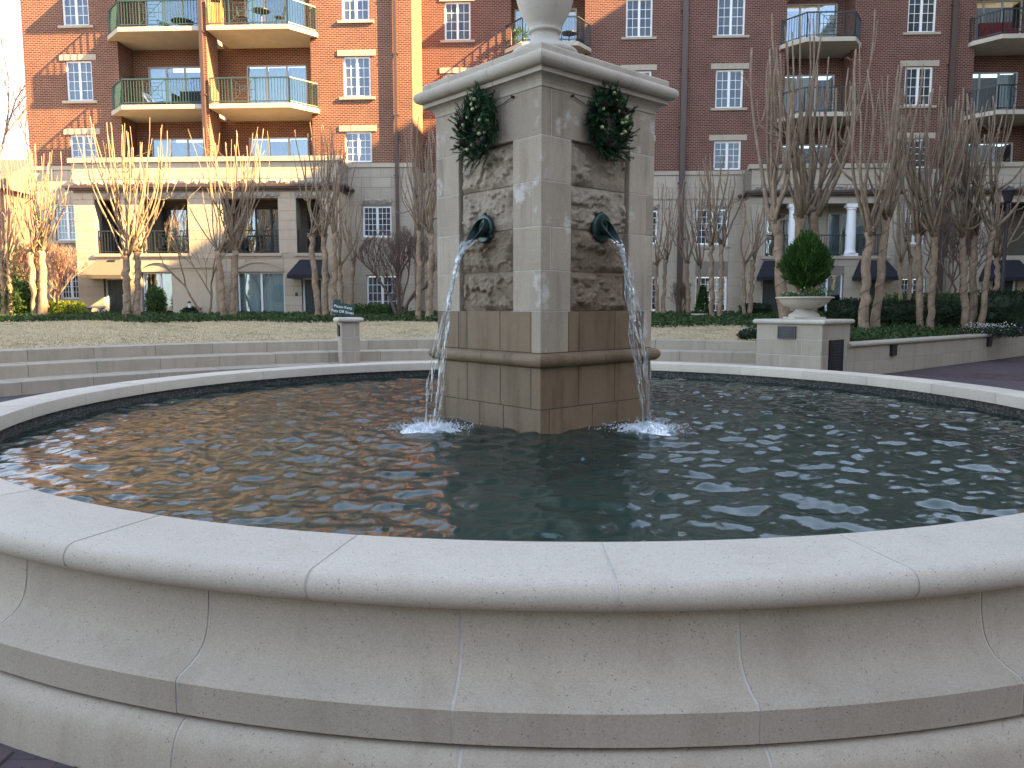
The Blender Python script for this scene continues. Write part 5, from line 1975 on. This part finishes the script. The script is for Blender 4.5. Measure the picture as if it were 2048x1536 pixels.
for i in range(4):
    link('kerb_stone', chamfer_box(.58, .16, .17, .008, M['bowl']), kb, (-.9 + i * .6, 0, .09))

# privacy wall with a coping in front of the bay
q = at_y(392, 600, 32.2)
pw = empty('garden_wall', (q.x, q.y, 1.05), -YAW)
tag(pw, 'beige garden screen wall with a flat cap between the arched windows', 'wall')
x0_, x1_ = at_y(347, 600, 32.2).x - q.x, at_y(436, 600, 32.2).x - q.x
zt_ = at_y(392, 536, 32.2).z - 1.05
b = MB(); b.box(x0_, x1_, -.12, .12, 0, zt_); b.build('screen', M['ashlar'], pw)
piece('cap', M['ashlar'], pw, x0_ - .08, x1_ + .08, -.2, .2, zt_ + .001, zt_ + .09)

def lantern(px, row, Y, h, label):
    q = gp(px, row, Y)
    e = empty('garden_lantern', q)
    tag(e, label, 'lantern')
    b = MB(); b.tube([(0, 0, 0), (0, 0, h * .62)], .022, 8); b.build('post', M['iron'], e)
    b = MB(); b.lathe([(.05, h * .62), (.085, h * .84), (.085, h * .86)], 8); b.build('glass', M['letters'], e)
    b = MB(); b.lathe([(.11, h * .86), (.03, h * .97), (.012, h)], 8); b.build('roof', M['iron'], e)
lantern(379, 618, 31.4, .75, 'small white garden lantern before the screen wall')

# lamp post at far right
q = gp(2002, 615, 28.3)
lp = empty('street_lamp', q)
tag(lp, 'tall slim black lamp post among the trees at far right', 'lamp')
ztop = at_y(2010, 372, 28.3).z - q.z
b = MB(); b.lathe([(.16, 0), (.16, .12), (.11, .2), (.10, .7), (.075, .8), (.06, ztop * .55), (.05, ztop - .62)], 12); b.build('post', M['iron'], lp)
b = MB(); b.lathe([(.07, ztop - .62), (.13, ztop - .56), (.20, ztop - .2), (.20, ztop - .18)], 8); b.build('lamp_head', M['dark'], lp)
b = MB(); b.lathe([(.26, ztop - .18), (.10, ztop - .06), (.03, ztop)], 8); b.build('lamp_cap', M['iron'], lp)

# low white planter with a cone shrub
q = gp(1404, 628, 29.5)
tp_ = empty('white_planter', q)
tag(tp_, 'low pale planter holding a dark cone shrub by the trees', 'planter')
b = MB(); b.lathe([(.26, 0), (.30, .06), (.36, .20), (.42, .24), (.42, .29), (.36, .29), (.30, .25)], 20); b.build('bowl', M['bowl'], tp_)
b = MB(); b.lathe([(.34, .25), (.01, .27)], 16); b.build('soil', M['soil'], tp_)
cn = empty('cone_shrub', q + Vector((0, 0, .26)))
tag(cn, 'dark green cone shrub in the low pale planter', 'shrub')
t_ = rs.uniform(0, 1, 2600); a_ = rs.uniform(0, 6.28, 2600)
r_ = .30 * (1 - t_ * .8) * rs.uniform(.6, 1.05, 2600)
p = np.stack([r_ * np.cos(a_), r_ * np.sin(a_), t_ * 1.05], 1)
link('foliage', leaf_mesh('foliage', p, np.stack([np.cos(a_), np.sin(a_), np.full(2600, .9)], 1), .08, .03, M['conifer'], 41), cn)

# ================================================================== BALCONY FURNITURE
def bpos(px, row_floor_z, off, base=0.0):
    """point on a balcony floor: seen at photo column px, standing 'off' metres in front of the left wing"""
    d = ray(px, 80)
    P = P0 + ND * off
    s = P.dot(ND) / d.dot(ND)
    q = d * s
    return Vector((q.x, q.y, row_floor_z))
def bistro_table(label, p, r_, h, m):
    e = empty('bistro_table', p); tag(e, label, 'table')
    b = MB(); b.lathe([(r_, h - .03), (r_, h), (.01, h)], 24); b.build('table_top', m, e)
    b = MB(); b.tube([(0, 0, .03), (0, 0, h - .03)], .03, 8); b.build('leg', m, e)
    b = MB(); b.lathe([(.22, 0), (.2, .03), (.03, .05)], 16); b.build('base', m, e)
def bistro_chair(label, p, rz, h, m, bar=False):
    e = empty('bistro_chair', p, rz); tag(e, label, 'chair')
    sh = .72 if bar else .45
    b = MB(); b.lathe([(.20, sh - .03), (.21, sh), (.01, sh + .01)], 16); b.build('seat', m, e)
    for sx in (-1, 1):
        for sy in (-1, 1):
            b = MB(); b.tube([(sx * .19, sy * .19, 0), (sx * .13, sy * .13, sh - .02)], .014, 6); b.build('leg', m, e)
    b = MB()
    b.tube([(-.18, .17, sh), (-.20, .24, h - .05), (-.08, .26, h), (.08, .26, h), (.20, .24, h - .05), (.18, .17, sh)], .014, 6)
    for i in range(3): b.tube([(-.1 + .1 * i, .18, sh), (-.1 + .1 * i, .255, h)], .009, 5)
    b.build('backrest', m, e)
bistro_table('round black café table on the upper right balcony', bpos(524, 13.59, .0), .40, .98, M['iron'])
bistro_chair('black bar chair left of the café table, upper right balcony', bpos(487, 13.59, -.1), R(100), 1.15, M['iron'], True)
bistro_chair('black bar chair right of the café table, upper right balcony', bpos(560, 13.59, -.1), R(-80), 1.15, M['iron'], True)
bistro_table('low round black table on the upper left balcony', bpos(366, 13.59, .1), .48, .55, M['iron'])
bistro_chair('dark low chair on the upper left balcony', bpos(330, 13.59, .1), R(60), .62, M['iron'])
e = empty('wooden_shelf', bpos(432, 13.59, .35), R(10)); tag(e, 'tall honey coloured wooden ladder shelf on the upper right balcony', 'shelf')
for sx in (-1, 1):
    for sy in (-1, 1):
        b = MB(); b.box(sx * .30 - .025, sx * .30 + .025, sy * .16 - .025, sy * .16 + .025, 0, 1.5); b.build('leg', M['wood'], e)
for k in range(4):
    b = MB(); b.box(-.33, .33, -.19, .19, .18 + k * .4, .22 + k * .4); b.build('shelf', M['wood'], e)
b = MB()
for k in range(9): b.box(-.30 + k * .07, -.26 + k * .07, -.205, -.192, .05, 1.15)
b.build('front_slats', M['wood'], e)
e = empty('terracotta_pot', bpos(432, 13.59 + 1.42, .35)); tag(e, 'terracotta pot on top of the wooden ladder shelf', 'pot')
b = MB(); b.lathe([(.08, 0), (.13, .18), (.15, .2), (.15, .24), (.10, .24)], 16); b.build('pot', plain('terracotta', (.42, .15, .07), .8), e)
e = empty('balcony_sofa', bpos(378, 10.35, .15), -YAW); tag(e, 'dark wicker sofa on the lower left balcony', 'sofa')
b = MB(); b.box(-.62, .62, -.35, .35, .08, .42); b.build('seat', M['dark'], e)
b = MB(); b.box(-.62, .62, .2, .36, .42, .85); b.build('backrest', M['dark'], e)
for sx in (-1, 1):
    b = MB(); b.box(sx * .62, sx * .75, -.36, .37, .08, .62); b.build('armrest', M['dark'], e)
e = empty('lounge_chair', bpos(312, 10.35, .1), R(-20)); tag(e, 'low dark lounge chair with pale arms on the lower left balcony', 'chair')
b = MB(); b.box(-.3, .5, -.28, .28, .20, .30); b.build('seat', M['dark'], e)
b = MB(); b.bar((-.3, -.2, .28), (-.7, -.2, .75), .03); b.bar((-.3, .2, .28), (-.7, .2, .75), .03); b.box(-.72, -.68, -.22, .22, .6, .8); b.build('backrest', M['white'], e)
for sx in (-.25, .45):
    for sy in (-.25, .25):
        b = MB(); b.box(sx - .02, sx + .02, sy - .02, sy + .02, 0, .2); b.build('leg', M['dark'], e)
def rpos(px, z, off):
    d = ray(px, 80); P = P0 + ND * (off - SB); s = P.dot(ND) / d.dot(ND); q = d * s
    return Vector((q.x, q.y, z))
bistro_table('small dark table on the balcony behind the urn', rpos(1138, 13.54, .1), .36, .74, M['iron'])
bistro_chair('dark chair on the balcony behind the urn', rpos(1160, 13.54, .0), R(-60), .95, M['iron'])
e = empty('balcony_sofa', rpos(1995, 13.54, .25), -YAW); tag(e, 'dark red cushioned sofa on the upper right-edge balcony', 'sofa')
red = plain('maroon_cushion', (.10, .012, .016), .9)
b = MB(); b.box(-.7, .7, -.35, .35, .1, .45); b.build('seat', red, e)
b = MB(); b.box(-.7, .7, .2, .36, .45, .9); b.build('backrest', red, e)
e = empty('potted_plant', rpos(1040, 13.54, .35)); tag(e, 'leafy potted plant on the balcony behind the urn', 'plant')
b = MB(); b.lathe([(.12, 0), (.17, .3), (.15, .3)], 14); b.build('pot', M['bowl'], e)
p, v = shell_points(260, rs, .28, .28, .35, inner=.3)
p[:, 2] += .55
link('foliage', leaf_mesh('foliage', p, v + np.array([0, 0, .4]), .16, .06, M['shrub'], 51), e)

# ================================================================== WREATHS
def wreath(label, cen, nrm, tan, seed):
    r = random.Random(seed)
    up = Vector((0, 0, 1))
    e = empty('wreath', cen)
    tag(e, label, 'wreath', 'evergreen wreaths on the fountain pillar')
    Rm = .175
    V, F = [], []
    tw = MB()
    def P_(a, rad, o): return tan * (rad * math.cos(a)) + up * (rad * 1.12 * math.sin(a)) + nrm * o
    for k in range(380):
        a = r.uniform(0, 6.283)
        p = P_(a, Rm + r.gauss(0, .055), r.uniform(.0, .10))
        radial = P_(a, 1, 0)
        tang = P_(a + math.pi / 2, 1, 0)
        d = (radial * r.uniform(-.25, 1.0) + tang * r.uniform(.1, 1.0) + nrm * r.uniform(.0, .55)).normalized()
        L_ = r.uniform(.07, .15)
        tw.tube([p, p + d * L_], [.004, .002], 4, cap=False)
        s = d.cross(nrm + Vector((.01, .02, .3))).normalized()
        t2 = d.cross(s)
        for j in range(44):
            t = j / 44
            ang = r.uniform(0, 6.283)
            side = s * math.cos(ang) + t2 * math.sin(ang)
            q = p + d * (L_ * t)
            nd = (d * .75 + side).normalized()
            wv = nd.cross(d).normalized() * .0042
            ln = r.uniform(.020, .034)
            i = len(V)
            V += [q - wv, q + nd * ln, q + wv]
            F.append((i, i + 1, i + 2))
    link('needles', np_mesh('needles', np.array([tuple(v) for v in V]), np.array(F), M['fir']), e)
    tw.build('twigs', M['wire'], e, fix=False)
    b = MB(); pts = [P_(2 * math.pi * i / 32, Rm, .015) for i in range(33)]; b.tube(pts, .028, 8, cap=False); b.build('ring', M['hedge'], e, smooth=True, fix=False)
    bm = bmesh.new(); bmesh.ops.create_icosphere(bm, subdivisions=2, radius=.019); me = bpy.data.meshes.new('berry'); bm.to_mesh(me); bm.free()
    me.materials.append(M['berry']); me.polygons.foreach_set('use_smooth', [True] * len(me.polygons))
    for k in range(16):
        a = r.uniform(0, 6.283)
        link('berry', me, e, P_(a, Rm + r.uniform(-.05, .06), r.uniform(.09, .13)), None, (1, 1, 1))
    # pine cones: rings of scales
    cb = MB()
    for j in range(7):
        z = -.035 + j * .011
        rad = .030 * math.sin(math.pi * (j + 1.2) / 8.6)
        for q in range(8):
            a = q * math.pi / 4 + j * .4
            c_ = Vector((math.cos(a), math.sin(a), 0))
            sd = Vector((-math.sin(a), math.cos(a), 0))
            cb.add([c_ * rad * .3 + Vector((0, 0, z)), c_ * rad + sd * .009 + Vector((0, 0, z + .008)), c_ * rad * 1.1 + Vector((0, 0, z + .014)), c_ * rad - sd * .009 + Vector((0, 0, z + .008))], [(0, 1, 2, 3)])
    cm = cb.mesh('pine_cone', M['pinecone'])
    for k in range(11):
        a = r.uniform(0, 6.283)
        o = link('pine_cone', cm, e, P_(a, Rm + r.uniform(-.04, .03), r.uniform(.09, .12)))
        o.rotation_euler = (r.uniform(0, 3), r.uniform(0, 3), r.uniform(0, 3))
        o.scale = (1.15, 1.15, 1.15)
WZc = 3.37
wreath('evergreen wreath with green berries on the left face of the pillar', Vector((FL_C.x, FL_C.y, WZc)) + FL_N * .03, FL_N, FL_T, 1)
wreath('evergreen wreath with green berries on the right face of the pillar', Vector((FR_C.x, FR_C.y, WZc + .01)) + FR_N * .03, FR_N, FR_T, 2)
wb = MB()
for (c, n_, t_) in ((FL_C, FL_N, FL_T), (FR_C, FR_N, FR_T)):
    for s in (-1, 1):
        a = Vector((c.x, c.y, 3.575)) + n_ * .012 + t_ * (s * .42)
        m_ = Vector((c.x, c.y, 3.51)) + n_ * .012 + t_ * (s * .12)
        wb.tube([a, a.lerp(m_, .5) - Vector((0, 0, .008)), m_], .004, 5)
        wb.tube([a - n_ * .02, a + n_ * .02], .012, 6)
o = wb.build('hanging_wire', M['wire'], fix=False)
tag(o, 'thin dark wires and hooks that hold the two wreaths', 'wire')

# ================================================================== FALLING WATER AND SPLASHES
def jet(label, c, nrm, tan, land, seed):
    r = random.Random(seed)
    mb = MB()
    lip = Vector((c.x, c.y, SPZ - .115)) + nrm * .165
    vz0 = -.25
    drop = lip.z - WZ
    g_ = 9.81
    T = (vz0 + math.sqrt(vz0 * vz0 + 2 * g_ * drop)) / g_
    T = (-abs(vz0) + math.sqrt(vz0 * vz0 + 2 * g_ * drop)) / g_
    vh = Vector((land.x - lip.x, land.y - lip.y, 0)) / T
    def P_(t): return lip + vh * t + Vector((0, 0, -abs(vz0) * t - .5 * g_ * t * t))
    strands = 18
    def flow(f, u, ph):
        # the sheet leaves the lip wide, twists and breaks into cords
        wd = (.066 + .024 * math.sin(f * 8 + seed)) * (1 - .45 * f)
        x = u * wd * (1 + .35 * math.sin(8 * f + ph[0])) + .024 * f * math.sin(11 * f + ph[1]) + .012 * math.sin(29 * f + ph[2]) * min(1, f * 4)
        y = .030 * math.sin(6 * f + 1.7 * u + seed) * min(1, f * 3) + .012 * math.sin(23 * f + ph[4]) * min(1, f * 4)
        return P_(T * f) + tan * x + nrm * y
    for k in range(strands):
        ph = [r.uniform(0, 6.28) for _ in range(6)]
        u0 = (k / (strands - 1) - .5) * 2
        if abs(u0) < .8: u0 += r.uniform(-.12, .12)
        f0 = 0 if r.random() < .55 else r.uniform(.05, .5)
        f1 = 1 if (abs(u0) > .75 or r.random() < .35) else min(1, f0 + r.uniform(.15, .5))
        N_ = int(20 + 110 * (f1 - f0))
        pts, rr = [], []
        for i in range(N_ + 1):
            f = f0 + (f1 - f0) * i / N_
            pts.append(flow(f, u0, ph) + Vector((r.gauss(0, .0022), r.gauss(0, .0022), 0)))
            bead = .5 + .5 * math.sin(70 * f + ph[5] + 4 * math.sin(19 * f + ph[1]))
            rr.append(max(.0010, .0060 * (.18 + bead ** 3 * 1.1 + .3 * r.random()) * (1.15 - .3 * f)))
        mb.tube(pts, rr, 6)
    # thin webs of water between neighbouring cords
    for k in range(26):
        ph = [r.uniform(0, 6.28) for _ in range(6)]
        u0 = r.uniform(-.8, .8)
        f0 = r.uniform(0, .85) ** 1.3
        ln = r.uniform(.06, .16)
        n_ = 14
        V_ = []
        for i in range(n_ + 1):
            f = min(1, f0 + ln * i / n_)
            w_ = r.uniform(.7, 1.2) * (.022 * math.sin(math.pi * i / n_)) * (1 - .4 * f) + .001
            q = flow(f, u0, ph)
            bow = nrm * (.012 * math.sin(40 * f + k))
            V_ += [q - tan * w_, q - tan * w_ * .35 + bow, q + tan * w_ * .35 - bow, q + tan * w_]
        fs = []
        for i in range(n_):
            for j in range(3):
                fs.append((i * 4 + j, i * 4 + j + 1, i * 4 + j + 5, i * 4 + j + 4))
        mb.add(V_, fs)
    # drops thrown off the stream
    bm = bmesh.new(); bmesh.ops.create_icosphere(bm, subdivisions=1, radius=1)
    iv = [v.co.copy() for v in bm.verts]; fi = [tuple(v.index for v in f.verts) for f in bm.faces]; bm.free()
    for k in range(150):
        f = r.uniform(.05, 1) ** .8
        q = P_(T * f) + tan * r.gauss(0, .03 + .03 * f) + nrm * r.gauss(0, .035)
        s = r.uniform(.0015, .0042)
        st = r.uniform(1, 2.2)
        mb.add([q + Vector((v.x * s, v.y * s, v.z * s * st)) for v in iv], fi)
    o = mb.build('falling_water', M['jet'], smooth=True, fix=False)
    tag(o, label, 'water stream', 'streams of falling water')
    # splash: a heaped sheet of foam, spikes and drops
    sb = MB()
    NR, NA = 26, 64
    V_, fs = [], []
    for i in range(NR + 1):
        rad = .25 * (i / NR) ** 1.1
        for j in range(NA):
            a = 2 * math.pi * j / NA
            x, y = rad * math.cos(a) * 1.25, rad * math.sin(a) * 1.05
            nz_ = mnoise.fractal(Vector((x * 16 + seed, y * 16, seed)), .7, 2.2, 5)
            hh = .046 * math.exp(-(rad / .14) ** 2) + (.038 * nz_) * math.exp(-(rad / .20) ** 2) + .006 * nz_
            V_.append((land.x + x, land.y + y, WZ + .004 + max(-.03, hh - .034 * max(0, rad - .13) / .12)))
    for i in range(NR):
        for j in range(NA):
            fs.append((i * NA + j, i * NA + (j + 1) % NA, (i + 1) * NA + (j + 1) % NA, (i + 1) * NA + j))
    sb.add(V_, fs)
    for k in range(2000):
        a = r.uniform(0, 6.28)
        rad = abs(r.gauss(0, .15))
        q = Vector((land.x + rad * math.cos(a) * 1.25, land.y + rad * math.sin(a) * 1.1, WZ + .02 + abs(r.gauss(0, .022)) * max(.15, 1 - rad * 3.5)))
        s = r.uniform(.002, .006)
        sb.add([q + Vector((v.x * s * 1.2, v.y * s * 1.2, v.z * s)) for v in iv], fi)
    for k in range(70):
        a = r.uniform(0, 6.28)
        rad = r.uniform(.02, .17)
        h = r.uniform(.03, .12) * (1.15 - rad * 3)
        p0_ = Vector((land.x + rad * math.cos(a), land.y + rad * math.sin(a), WZ))
        d = Vector((math.cos(a) * .6 + r.uniform(-.2, .2), math.sin(a) * .6 + r.uniform(-.2, .2), 1)).normalized()
        sb.tube([p0_, p0_ + d * h * .6, p0_ + d * h], [.010, .0035, .0012], 5)
        q = p0_ + d * (h * 1.25)
        s = r.uniform(.002, .0045)
        sb.add([q + v * s for v in iv], fi)
    for k in range(190):
        a = r.uniform(0, 6.28); rad = r.uniform(.05, .42)
        q = Vector((land.x + rad * math.cos(a), land.y + rad * math.sin(a), WZ + .02 + r.uniform(.0, .13) * (1 - rad * 1.6)))
        s = r.uniform(.0012, .003)
        sb.add([q + v * s for v in iv], fi)
    o = sb.build('splash', M['foam'], smooth=True, fix=False)
    tag(o, label.replace('stream of water falling', 'white foaming splash below the stream falling'), 'splash', kind='stuff')
jet('clear stream of water falling from the left bronze spout', FL_C, FL_N, FL_T, LANDL, 1)
jet('clear stream of water falling from the right bronze spout', FR_C, FR_N, FR_T, LANDR, 2)
